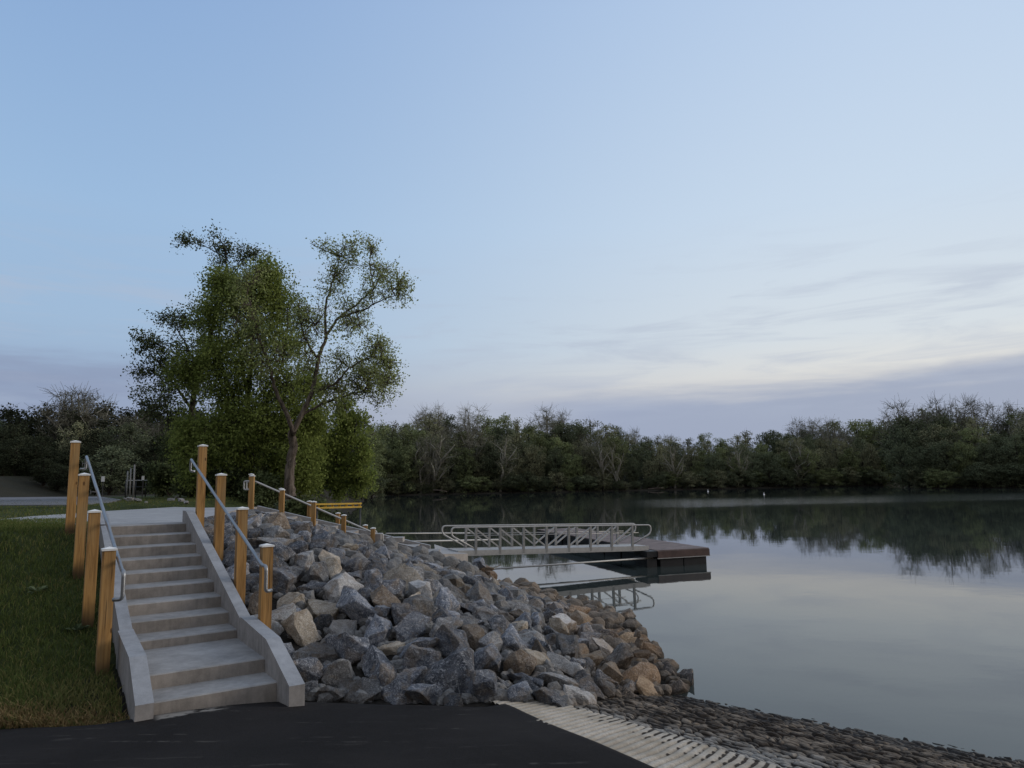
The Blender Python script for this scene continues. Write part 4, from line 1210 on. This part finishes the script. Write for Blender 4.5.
P = [puff(345, 256, Yt + 1.2, 20, 18, 60, 15), puff(375, 262, Yt + .9, 18, 20, 60, 15), (puff(392, 290, Yt, 16, 16, 50, 15)), puff(328, 278, Yt + 1.3, 16, 18, 40, 13), puff(360, 296, Yt + .5, 24, 14, 60, 14),
     puff(320, 246, Yt + 1.5, 10, 8, 14, 10), puff(340, 330, Yt + .8, 22, 14, 50, 14), puff(376, 352, Yt - .7, 18, 18, 60, 16), puff(384, 378, Yt - .7, 11, 24, 60, 14), puff(360, 375, Yt + .8, 22, 20, 70, 15), puff(370, 400, Yt + 1.8, 18, 18, 60, 15),
     puff(335, 365, Yt + .3, 24, 22, 70, 14), puff(330, 398, Yt + .8, 22, 18, 60, 14), puff(305, 320, Yt - .2, 20, 30, 70, 14), puff(258, 320, Yt - 1.4, 20, 26, 60, 14), puff(272, 370, Yt - .7, 20, 26, 50, 13), puff(310, 365, Yt + .4, 14, 30, 45, 13), puff(250, 290, Yt - 1.3, 18, 16, 45, 13)]
_r = np.random.default_rng(91); P = [(c_ + _r.normal(0, .38, 3) * np.array(r_) * .9, tuple(v * _r.uniform(.75, 1.12) for v in r_), int(n_ * .72), int(l_ * .60)) for c_, r_, n_, l_ in P for _k in (0, 1)]
hero = hero_tree('riverbank_tree', 'tall open crowned tree with a forked leaning trunk at the lake edge', root, limbs, P, LM['mid'], BARKSCAR, .125, 3, .22, .17)

# bright dense tree left of it
Yt = 43.0
root = np.array(at(252, 492, Yt))
limbs = [limb([(252, 494, 0), (250, 450, 0), (248, 400, 0), (252, 350, .2), (256, 300, 0)], Yt, .28, .05), limb([(250, 430, 0), (270, 395, -.6), (284, 350, -1), (288, 305, -.8)], Yt, .13, .03),
         limb([(249, 420, 0), (228, 385, .6), (212, 340, 1), (208, 305, .8)], Yt, .13, .03), limb([(248, 400, 0), (238, 340, 1.4), (234, 290, 1.6)], Yt, .1, .03), limb([(252, 445, 0), (285, 420, 1), (308, 392, 1.5)], Yt, .1, .02)]
P = []
rr = np.random.default_rng(8)
for px, py, rx, ry in [(262, 296, 22, 22), (285, 310, 22, 26), (236, 300, 24, 22), (212, 315, 18, 26), (250, 335, 30, 26), (280, 345, 26, 28), (215, 352, 22, 26), (245, 372, 30, 26), (282, 385, 28, 28), (218, 392, 24, 26), (250, 410, 32, 26), (290, 425, 28, 26), (220, 432, 28, 24), (255, 448, 34, 22), (300, 385, 18, 28), (310, 430, 18, 26), (268, 276, 14, 12), (222, 285, 14, 14), (190, 372, 14, 22), (275, 470, 30, 16), (240, 474, 30, 14), (205, 462, 26, 20), (190, 440, 20, 22), (215, 482, 26, 12), (300, 462, 20, 20), (262, 430, 24, 24), (300, 482, 18, 10)]:
    P.append(puff(px, py, Yt + rr.uniform(-1.8, 1.8), rx, ry, 88, 24, 26))
hero_tree('leafy_tree', 'dense bright green tree just left of the forked trunk', root, limbs, P, LM['bright'], BARKDARK, .155, 4, .2, .26)

# dark tree at the left with a high sprig
Yt = 47.0
root = np.array(at(196, 490, Yt))
limbs = [limb([(196, 492, 0), (194, 450, 0), (192, 410, .2), (200, 370, .2), (212, 330, 0), (222, 290, -.2), (226, 258, -.2), (220, 240, 0)], Yt, .26, .03), limb([(192, 410, 0), (175, 385, -.5), (158, 362, -.8), (143, 345, -1)], Yt, .11, .02),
         limb([(194, 420, 0), (178, 412, .5), (160, 415, .8), (148, 428, .9)], Yt, .09, .02), limb([(200, 372, .2), (186, 345, .6), (176, 325, .8), (172, 310, .9)], Yt, .08, .02), limb([(222, 290, -.2), (236, 270, .3), (248, 255, .5)], Yt, .05, .015), limb([(226, 258, 0), (204, 246, .3), (188, 243, .4)], Yt, .045, .012),
         limb([(172, 452, .2), (168, 420, .2), (164, 392, .3), (157, 355, .2)], Yt, .07, .02)]
P = [puff(220, 243, Yt, 18, 10, 34, 13), puff(196, 243, Yt + .3, 13, 7, 24, 12), puff(228, 262, Yt, 16, 14, 38, 13), puff(246, 256, Yt + .5, 12, 10, 24, 12), puff(224, 285, Yt, 16, 14, 34, 12), puff(172, 318, Yt + .9, 17, 9, 34, 14), puff(190, 322, Yt + .4, 16, 14, 36, 13), puff(146, 348, Yt - 1, 13, 14, 40, 15),
     puff(162, 358, Yt - .6, 14, 14, 36, 14), puff(180, 350, Yt, 16, 16, 40, 13), puff(150, 376, Yt - .3, 14, 14, 34, 14), puff(172, 386, Yt, 16, 14, 34, 13), puff(146, 405, Yt + .6, 10, 20, 34, 14), puff(165, 412, Yt + .6, 16, 16, 36, 13), puff(188, 400, Yt, 18, 20, 60, 15), puff(195, 365, Yt, 18, 22, 60, 15), puff(195, 440, Yt, 26, 24, 80, 18), puff(170, 450, Yt, 18, 18, 50, 16), puff(208, 335, Yt, 14, 18, 44, 13)]
P = [(c_, tuple(v * 1.25 for v in r_), int(n_ * 1.25), int(l_ * .8)) for c_, r_, n_, l_ in P[:15]] + P[15:]
hero_tree('dark_leaved_tree', 'dark leaved tree on the left with a high leafy sprig above the others', root, limbs, P, LM['dark'], BARKDARK, .155, 5, 0, .22, .016)

# weeping shrubby willow at the water, right of the trunk
Yt = 46.0
root = np.array(at(338, 494, Yt))
limbs = [limb([(336, 495, 0), (336, 460, 0), (340, 430, 0), (344, 405, 0)], Yt, .18, .04), limb([(336, 460, 0), (352, 435, -.6), (358, 418, -.8)], Yt, .08, .02), limb([(336, 455, 0), (322, 430, .6), (316, 408, .8)], Yt, .08, .02)]
P = [puff(px, py, Yt + rr.uniform(-1, 1), rx, ry, 46, 22, 16) for px, py, rx, ry in [(342, 415, 16, 16), (356, 428, 13, 18), (325, 420, 16, 18), (340, 440, 18, 18), (360, 455, 10, 20), (322, 450, 18, 18), (345, 468, 20, 16), (318, 476, 16, 12), (362, 478, 8, 10), (335, 484, 18, 8)]]
hero_tree('weeping_willow', 'low weeping light green willow at the waterline right of the forked trunk', root, limbs, P, LM['bright'], BARKDARK, .17, 6, .7, .16)

# dark thicket under the big trees, each bush its own thing
def bush(px, py, Y, rx, ry, n, leafm, seed, label, leaf=.2):
    root = np.array(at(px, py, Y)); root[2] = h1(root[0], root[1]) if root[1] < 110 else root[2]
    s = Y / F_PX; r = np.random.default_rng(seed)
    limbs = [([root, root + np.array([r.normal(0, .3), r.normal(0, .3), ry * s * .8]), root + np.array([r.normal(0, rx * s * .6), r.normal(0, rx * s * .4), ry * s * 1.5])], .05, .015) for _ in range(5)]
    P = [(root + np.array([r.uniform(-.7, .7) * rx * s, r.uniform(-.6, .6) * rx * s, r.uniform(.4, 1.5) * ry * s]), (rx * s * .45, rx * s * .4, ry * s * .5), 26, 16) for _ in range(n)]
    t = hero_tree('bush', label, root, limbs, P, leafm, BARKDARK, leaf, seed, 0, .2)
    t['category'] = 'bush'; return t


for i, (px, Y, rx, ry, lab) in enumerate([(200, 44, 24, 16, 'dark bush under the dark leaved tree'), (232, 42, 22, 15, 'dark bush behind the stair head posts'), (262, 41, 20, 15, 'dark bush left of the forked trunk base'), (305, 41, 18, 12, 'dark bush right of the forked trunk base'), (168, 50, 22, 16, 'dark bush at the left end of the thicket'), (330, 43, 16, 10, 'dark bush at the willow foot'), (318, 36, 17, 9, 'dark bush behind the yellow barrier, left one'), (346, 40, 13, 7, 'dark bush behind the yellow barrier, right one')]):
    bush(px, 493, Y, rx, ry, 12, LM['dark'], 60 + i, lab)


# ------------------------------------------------------------------ distant wood: a few kinds, copied as single trees
def far_tree_meshes(kind, seed):
    r = np.random.default_rng(seed); Ht = 18.0
    bare = kind in ('bare', 'limbed'); lim = kind == 'limbed'
    segs = []; ends = []
    nf = 2 if bare else r.integers(3, 5)
    trunk_top = Ht * (r.uniform(.55, .7) if bare else r.uniform(.62, .75))
    ln = r.normal(0, .9, 2)
    T = smooth_pts([(0, 0, -.6), (ln[0] * .3, ln[1] * .3, Ht * .28), (ln[0], ln[1], trunk_top), (ln[0] * 1.3, ln[1] * 1.3, Ht * .9)], 5)
    segs.append((T, np.linspace(.45 if lim else .34, .08, len(T))))
    W = Ht * r.uniform(.22, .30) * (1.12 if bare else 1)
    nb = (15 if lim else 26) if bare else 20
    for i in range(nb):
        u_ = 1 - 2 * (i + .5) / nb; az = i * 2.4 + r.uniform(-.4, .4); q = math.sqrt(1 - u_ * u_); k = r.uniform(.62, 1.0)
        e = np.array([math.cos(az) * q * W * k, math.sin(az) * q * W * k, Ht * .60 + u_ * Ht * .36 * k]) + np.array([ln[0], ln[1], 0])
        f = np.clip((e[2] / Ht) * .95 - .28 + r.uniform(-.08, .08), .18, .85); o_ = T[int(f * (len(T) - 1))]
        m_ = o_ * .45 + e * .55 + np.array([0, 0, r.uniform(-.1, .5)]) + r.normal(0, .9 if lim else .4, 3)
        Q = smooth_pts([o_, m_, e], 4); segs.append((Q, np.linspace((.26 if lim else .13) if bare else .1, .06 if lim else .035, len(Q)))); ends += [Q[5], e] if not bare else [Q[4], Q[6], e]
    ends += [T[-1], T[-3]]
    V, F_ = tubes_np(segs); trunk = np_mesh('trunk', V, F_, True)
    leaves = []; tw = []
    nl, rad, size = {'bare': (26, 1.5, .24), 'limbed': (34, 1.7, .30), 'olive': (80, 1.5, .42), 'green': (120, 1.6, .46), 'dark': (125, 1.6, .46), 'shade': (125, 1.6, .46)}[kind]
    for e in ends:
        rr_ = rad * r.uniform(.7, 1.25)
        for _ in range((3 if lim else 7) if bare else 2):
            d = r.normal(size=3); d /= np.linalg.norm(d); d[2] = abs(d[2]) * .9 + .1
            tp = e + d * rr_ * r.uniform(.7, 1.5); mid = (e + tp) / 2 + r.normal(0, .15, 3); tw.append((np.array([e, mid, tp]), np.array([.04, .028, .016])))
            if bare:
                for _k in range(3):
                    t2 = tp + r.normal(0, .7, 3); tw.append((np.array([mid, t2]), np.array([.026, .016])))
        d = r.normal(size=(nl, 3)); d /= np.linalg.norm(d, axis=1)[:, None]
        leaves.append(e + d * rr_ * (r.random((nl, 1)) ** .5) * np.array([1.1, 1.1, .85]))
    if not bare or lim:   # lower skirt so that the wood's edge reads closed down to the bank
        for _ in range(7):
            c = np.array([r.normal(0, W * .45), r.normal(0, W * .45), r.uniform(1.5, Ht * .35)]); d = r.normal(size=(70, 3)); d /= np.linalg.norm(d, axis=1)[:, None]
            leaves.append(c + d * 1.7 * (r.random((70, 1)) ** .5))
    V, F_ = tubes_np(tw); LV, LF = leaf_quads(np.concatenate(leaves), size, r)
    crown = np_mesh('crown', np.concatenate([V, LV]), np.concatenate([F_, LF + len(V)]), False)
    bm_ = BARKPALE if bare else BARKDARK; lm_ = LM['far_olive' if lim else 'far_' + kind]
    trunk.materials.append(BARKPALE if bare else BARKDARK)
    crown.materials.append(LM['far_bare'] if bare else BARKDARK); crown.materials.append(lm_)
    mi = np.zeros(len(crown.polygons), np.int32); mi[len(F_):] = 1; crown.polygons.foreach_set('material_index', mi)
    return trunk, crown


FT = {k: [far_tree_meshes(k, s * 17 + i * 5 + 2) for s in range(n)] for i, (k, n) in enumerate([('green', 4), ('dark', 4), ('olive', 3), ('bare', 4), ('limbed', 4), ('shade', 4)])}
NAMEK = {'green': 'leafy_tree', 'dark': 'dark_tree', 'olive': 'budding_tree', 'bare': 'bare_tree', 'limbed': 'sycamore_tree', 'shade': 'dark_tree'}
DESC = {'green': 'fresh green rounded tree', 'dark': 'dark green dense tree', 'olive': 'olive brown half leafed tree', 'bare': 'grey brown leafless tree', 'limbed': 'pale limbed half bare tree', 'shade': 'nearly black green dense tree'}
wood = []


def far_tree(kind, x, y, z, ht, zone, wide=1.0):
    v = FT[kind][rng.integers(len(FT[kind]))]
    t = empty(NAMEK[kind], (x, y, z), rng.uniform(0, 6.28)); s = ht / 18.0; sw = s * wide * rng.uniform(.92, 1.2); t.scale = (sw, sw, s)
    a = bpy.data.objects.new('trunk', v[0]); COL.objects.link(a); a.parent = t
    b = bpy.data.objects.new('crown', v[1]); COL.objects.link(b); b.parent = t
    wood.append((t, kind, zone, project((x, y, z + ht * .5))[0])); return t


SKYX = [300, 370, 430, 470, 520, 570, 610, 650, 700, 745, 790, 830, 870, 905, 960, 1000, 1100]
SKYY = [405, 412, 410, 413, 414, 417, 420, 432, 434, 432, 425, 421, 418, 412, 408, 408, 402]
def shore_point(pj):
    d = ray(pj, 470); ys = np.linspace(115, 225, 900); xs_ = d.x / d.y * ys; sv = sdist(xs_, ys)
    if pj > 893:
        ok = np.where((sv[1:] > 0) & (sv[:-1] <= 0))[0]; i0 = ok[0] if len(ok) else 0
    else:
        ins = np.where(sv < 0)[0]; i0 = ins[-1] if len(ins) else 0
    i0 = min(i0 + 1, 899); return xs_[i0], ys[i0]


for row, (dd, kf, step) in enumerate([(3.5, .62, 13), (10, .80, 14), (20, .93, 15), (36, 1.0, 15)]):
    px = 345 + row * 5
    while px < 1075:
        pj = px + rng.uniform(-4, 4)
        # march outward to the far shore along this direction
        x, y = shore_point(pj)
        ux = np.array([x, y]) / math.hypot(x, y); x, y = x + ux[0] * dd * rng.uniform(.8, 1.2), y + ux[1] * dd * rng.uniform(.8, 1.2)
        z = h1(x, y); horizon = project((x, y, EYE))[1]; dep = project((x, y, EYE))[2]
        topz = EYE + (horizon - np.interp(pj, SKYX, SKYY)) * dep / F_PX
        ht = max(6.5, (topz - z) * rng.uniform(.80, 1.09) * kf)
        pr = [.33, .33, .26, .08] if pj < 890 else [.24, .56, .16, .04]
        if row >= 2 and rng.random() < .3: pr = [.25, .27, .26, .22]
        kind = ['green', 'dark', 'olive', 'bare'][rng.choice(4, p=pr)]
        far_tree(kind, x, y, z - .2, ht * (1.1 if kind == 'bare' else 1), 'far' if pj < 893 else 'point')
        px += step * rng.uniform(.75, 1.25) * (1.0 if pj < 893 else 1.1)
# tall bare crowns on the skyline of the point, and pale sycamores along the far shore
for pj, dd, topy in [(920, 14, 397), (945, 12, 394), (968, 18, 399), (985, 10, 396), (1018, 12, 398), (440, 30, 402), (425, 32, 404), (562, 32, 410)]:
    yb_ = 165 if pj > 893 else 205
    p = at(pj, 470, yb_ + dd); z = h1(p.x, p.y); horizon = project((p.x, p.y, EYE))[1]; dep = project((p.x, p.y, EYE))[2]
    far_tree('bare', p.x, p.y, z - .2, EYE + (horizon - topy) * dep / F_PX - z, 'skyline of the point' if pj > 893 else 'far skyline', .9)
for pj, topy in [(420, 436), (432, 428), (604, 438), (618, 442), (676, 442), (500, 432), (800, 440), (745, 446)]:
    q_ = shore_point(pj); p = Vector((q_[0], q_[1] + 2.0, 0))
    z = h1(p.x, p.y); horizon = project((p.x, p.y, EYE))[1]; dep = project((p.x, p.y, EYE))[2]
    far_tree('limbed', p.x, p.y, z - .2, EYE + (horizon - topy) * dep / F_PX - z, 'far shore front', 1.0)
# wood behind the parking lot on the left
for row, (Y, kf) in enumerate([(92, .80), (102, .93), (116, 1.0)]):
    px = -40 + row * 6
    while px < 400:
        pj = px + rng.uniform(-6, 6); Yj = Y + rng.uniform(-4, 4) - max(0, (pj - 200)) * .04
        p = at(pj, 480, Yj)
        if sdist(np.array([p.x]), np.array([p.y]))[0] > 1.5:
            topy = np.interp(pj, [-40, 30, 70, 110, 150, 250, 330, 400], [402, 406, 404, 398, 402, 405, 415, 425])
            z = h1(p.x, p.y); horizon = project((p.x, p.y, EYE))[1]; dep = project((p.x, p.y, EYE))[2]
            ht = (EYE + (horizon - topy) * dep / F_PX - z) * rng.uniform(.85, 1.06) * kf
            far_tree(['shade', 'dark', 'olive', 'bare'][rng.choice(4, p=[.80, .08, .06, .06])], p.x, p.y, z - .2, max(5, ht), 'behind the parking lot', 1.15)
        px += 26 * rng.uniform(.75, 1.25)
for pj, topy in [(78, 383), (92, 386)]:
    p = at(pj, 480, 104); z = h1(p.x, p.y); horizon = project((p.x, p.y, EYE))[1]; dep = project((p.x, p.y, EYE))[2]
    far_tree('bare', p.x, p.y, z, EYE + (horizon - topy) * dep / F_PX - z, 'skyline behind the parking lot', 1.0)
# shore shrubs along the far bank
for pj in np.arange(352, 1060, 8.0):
    x, y = shore_point(pj + rng.uniform(-4, 4)); y += rng.uniform(.2, 1.6)
    far_tree(['dark', 'green', 'olive'][rng.choice(3, p=[.55, .2, .25])], x, y, h1(x, y) - .3, rng.uniform(2.2, 6.0), 'far bank' if pj < 893 else 'point bank', 2.0)
for pj in np.arange(-10, 200, 13):
    p = at(pj + rng.uniform(-4, 4), 480, rng.uniform(70, 84)); far_tree(['shade', 'shade', 'dark'][rng.integers(3)], p.x, p.y, h1(p.x, p.y) - .3, rng.uniform(3.0, 5.5), 'lot bank', 1.7)
PLACE = {'lot bank': 'low behind the parking lot', 'far': 'on the far shore', 'point': 'on the right wooded point', 'skyline of the point': 'topping the right wooded point', 'far skyline': 'on the far skyline', 'far shore front': 'at the far shore edge', 'behind the parking lot': 'behind the parking lot', 'skyline behind the parking lot': 'topping the parking lot wood', 'far bank': 'low at the far bank', 'point bank': 'low on the right point'}
cls = {}
for t, kind, zone, px in wood: cls.setdefault((kind, zone), []).append((px, t))
for (kind, zone), L_s in cls.items():
    L_s.sort(key=lambda q: q[0]); n = len(L_s)
    for j, (px, t) in enumerate(L_s):
        if zone in ('far', 'far bank'): ref = 'left of the gangway' if px < 450 else ('behind the gangway' if px < 655 else ('beyond the dock end' if px < 760 else 'left of the wooded point'))
        elif zone in ('behind the parking lot', 'lot bank'): ref = 'left of the stair posts' if px < 75 else ('above the stairs' if px < 190 else 'behind the big trees')
        else: ref = ('' if n == 1 else ('leftmost' if j == 0 else ('rightmost' if j == n - 1 else 'among the middle ones')))
        lb = DESC[kind] + ' ' + PLACE[zone] + ((', ' + ref) if ref else '')
        tag(t, lb, 'tree', '%s trees %s' % (kind if kind != 'bare' else 'bare', PLACE[zone]))

# fallen logs on the far bank
for a, b, Y, lab in [((433, 490), (447, 491.5), 181, 'greyish fallen log at the far water edge below the bare trees'), ((648, 489), (664, 488), 193, 'greyish driftwood log on the far bank right of the gangway')]:
    p, q = at(*a, Y), at(*b, Y); p.z = max(p.z, .12); q.z = max(q.z, .15)
    mb = MB(); mb.tube([p, (p + q) / 2 + Vector((0, 0, .1)), q], .16, 8, .08); mb.tube([(p + q) / 2, (p + q) / 2 + Vector((.8, .2, .9))], .06, 6, .03)
    o = mb.build('fallen_log', BARKSCAR); tag(o, lab, 'log', 'fallen logs on the far bank')


# two small white floats on the lake
for px, py, s, lab in [(708, 491.5, .19, 'small bright white buoy far out on the lake, left one'), (764, 494.5, .15, 'small whitish buoy far out on the lake, right one')]:
    p = on_z(px, py, 0); b = empty('buoy', (p.x, p.y, 0)); tag(b, lab, 'buoy', 'white buoys on the lake')
    mb = MB(); bmesh.ops.create_uvsphere(mb.bm, u_segments=12, v_segments=8, radius=s); mb.build('float_ball', MT['white'], b)
    mb = MB(); mb.tube([(0, 0, s * .9), (0, 0, s * 2.6)], s * .3, 8, s * .15); mb.build('top_mark', MT['white'], b)

# ------------------------------------------------------------------ lot: poles, signs, rack, car
def pole(px, ptop, pbot, Y, r, label):
    a = at(px, pbot, Y); a.z = h1(a.x, a.y); b = at(px, ptop, Y); h = b.z - a.z
    p = empty('pole', a); tag(p, label, 'pole', 'pale poles by the parking lot')
    mb = MB(); mb.tube([(0, 0, -.2), (0, 0, h)], r, 10); mb.build('shaft', MT['alupost'], p)
    mb = MB(); mb.tube([(0, 0, h + .001), (0, 0, h + .03)], r * 1.15, 10); mb.build('cap', MT['dark_metal'], p)


pole(126.5, 471, 497, 46, .045, 'shortest pale pole of three by the parking lot')
pole(129.5, 468, 497, 46, .045, 'middle pale pole of three by the parking lot')
pole(133, 464.5, 498, 45, .05, 'tallest pale pole of three by the parking lot')


def sign(px, py, pbot, Y, w, h, label):
    a = at(px, pbot, Y); a.z = h1(a.x, a.y); b = at(px, py, Y)
    p = empty('small_sign', a); tag(p, label, 'sign', 'small signs by the parking lot'); z = b.z - a.z
    mb = MB(); mb.box((0, .03, z / 2), (.06, .04, z + .3)); mb.build('post', MT['dark_metal'], p)
    mb = MB(); mb.box((0, 0, z), (w, .015, h)).bevel(.004, 1); mb.build('panel', MT['cap'], p)


sign(102, 479, 494, 56, .26, .42, 'small plain white sign between the left stair post and the handrail')
sign(142, 478, 496, 48, .17, .26, 'small plain white sign just right of the poles')
# long low rack of pipes
rk = empty('pipe_rack', at(141, 494, 49)); rk.location.z = h1(rk.location.x, rk.location.y); tag(rk, 'low pipe rack on thin legs beside the pale poles', 'rack'); O = rk.location.copy()
ra, rb = at(126, 480.5, 49), at(156, 480.5, 50.5)
mb = MB(); mb.tube([ra - O, rb - O], .035, 8); mb.build('top_pipe', MT['alu'], rk)
mb = MB(); mb.tube([ra - O + Vector((0, 0, -.45)), rb - O + Vector((0, 0, -.45))], .03, 8); mb.build('lower_pipe', MT['dark_metal'], rk)
for k in (0, .33, .66, 1):
    p = ra + (rb - ra) * k - O
    mb = MB(); mb.tube([Vector((p.x, p.y, -.2)), p], .035, 8); mb.build('leg', MT['dark_metal'], rk)
# fallen branch behind the lot
p, q = at(153, 482, 58), at(196, 487, 60)
mb = MB(); mb.tube([p, (p + q) / 2 + Vector((0, 0, .15)), q], .09, 8, .14); o = mb.build('fallen_log', BARKPALE); tag(o, 'grey fallen log lying in the dark edge of the wood above the stair head', 'log')
for k in (.1, .5, .9):
    pp = p + (q - p) * k

# ------------------------------------------------------------------ grass
def blades(n, sampler, hmin, hmax, name, mats, pick, label):
    r = np.random.default_rng(77); XY = sampler(r, n); Z = H(XY[:, 0], XY[:, 1]); n = len(XY)
    B = np.column_stack([XY, Z - .01]); h = r.uniform(hmin, hmax, n) * (1 if callable(hmax) is False else 1)
    a = r.uniform(0, 6.28, n); wv = np.column_stack([np.cos(a), np.sin(a), np.zeros(n)]) * r.uniform(.004, .008, n)[:, None]
    ln = r.normal(0, .45, (n, 2)) * h[:, None]; tip = B + np.column_stack([ln, h * .85]); mid = B + np.column_stack([ln * .3, h * .55])
    V = np.stack([B - wv, B + wv, mid + wv * .7, mid - wv * .7, tip], 1).reshape(-1, 3)
    i = np.arange(n) * 5
    F1 = np.stack([i, i + 1, i + 2, i + 3], 1); F2 = np.stack([i + 3, i + 2, i + 4, i + 4], 1)
    # triangles for all so that one array holds them
    F = np.concatenate([np.stack([i, i + 1, i + 2], 1), np.stack([i, i + 2, i + 3], 1), np.stack([i + 3, i + 2, i + 4], 1)])
    me = np_mesh(name, V, F, False); k = pick(XY, r); 
    for m in mats: me.materials.append(m)
    me.polygons.foreach_set('material_index', np.tile(k, 3).astype(np.int32))
    o = link_mesh(name, me, mats); tag(o, label, 'grass', kind='stuff'); return o


def samp_bank(r, n):
    Y = 7.22 + (r.random(n) ** 1.6) * 8.5; X = r.uniform(-13.5, -3.4, n)
    s = (X - S0.x) * ND.x + (Y - S0.y) * ND.y; vis = X > -.78 * Y - 1.2
    k = (s < -.25) & vis; return np.column_stack([X[k], Y[k]])


def pick_bank(XY, r):
    nn = np.array([noise.noise(Vector((x * .8, y * .8, 0))) for x, y in XY]); k = np.where(r.random(len(XY)) < .12 + .5 * np.clip(nn, 0, 1) + .4 * np.clip((9.0 - XY[:, 1]) / 2, 0, 1), 1, 0)
    return np.where((XY[:, 1] < 7.42 + .12 * r.normal(size=len(XY))) & (r.random(len(XY)) < .8), 2, k)


blades(120000, samp_bank, .05, .13, 'grass', [LM['blade'], LM['blade2'], LM['straw']], pick_bank, 'dark green mown grass on the bank left of the stairs')


def samp_straw(r, n):
    X = r.uniform(-7, -3.75, n); return np.column_stack([X, 7.14 + np.abs(r.normal(0, .14, n))])


blades(5200, samp_straw, .04, .10, 'dry_grass', [LM['straw'], LM['blade2']], lambda XY, r: (r.random(len(XY)) < .25).astype(int), 'dry straw fringe along the asphalt edge')


def samp_top(r, n):
    Y = 14 + (r.random(n) ** 1.5) * 32; X = r.uniform(-34, -5, n); vis = (X > -.80 * Y) & (X < -.34 * Y - .5)
    a = (X - hp[0].x) * (hp[3].y - hp[0].y) - (Y - hp[0].y) * (hp[3].x - hp[0].x); k = vis & ((a < -.6) | (X < hp[0].x - 1.0)) & (sdist(X, Y) > 1.5)
    return np.column_stack([X[k], Y[k]])


blades(60000, samp_top, .05, .12, 'lawn_grass', [LM['blade'], LM['blade2']], lambda XY, r: (r.random(len(XY)) < .25).astype(int), 'green lawn between the stair head and the parking lot')


# broad leaved weeds
def weed(px, py, label, seed, sc):
    p = on_ground(px, py, 5, 20); w_ = empty('weed', p); tag(w_, label, 'weed', 'pale weeds in the grass'); r = np.random.default_rng(seed)
    V, F_ = [], []
    for i in range(13):
        a = r.uniform(0, 6.28); L = sc * r.uniform(.10, .2); el_ = r.uniform(.25, .9); d = np.array([math.cos(a) * math.cos(el_), math.sin(a) * math.cos(el_), math.sin(el_)]); sd_ = np.array([-math.sin(a), math.cos(a), 0]) * L * .28
        b = np.array([0, 0, .02]) + d * L * .3; m_ = b + d * L * .55; t = m_ + d * L * .45 + np.array([0, 0, -.05 * sc]); k = len(V)
        V += [b, m_ + sd_, t, m_ - sd_]; F_.append((k, k + 1, k + 2, k + 3))
    link_mesh('leaves', np_mesh('leaves', V, F_), LM['weed'], w_)
    mb = MB(); mb.tube([(0, 0, -.03), (.01, 0, .06 * sc), (0, .01, .13 * sc)], .006, 6); mb.build('stem', LM['weed'], w_)


weed(77, 633, 'pale broad leaved weed beside the lowest grass-side post', 1, .8); weed(38, 594, 'pale broad leaved weed higher on the grass bank', 2, .75)
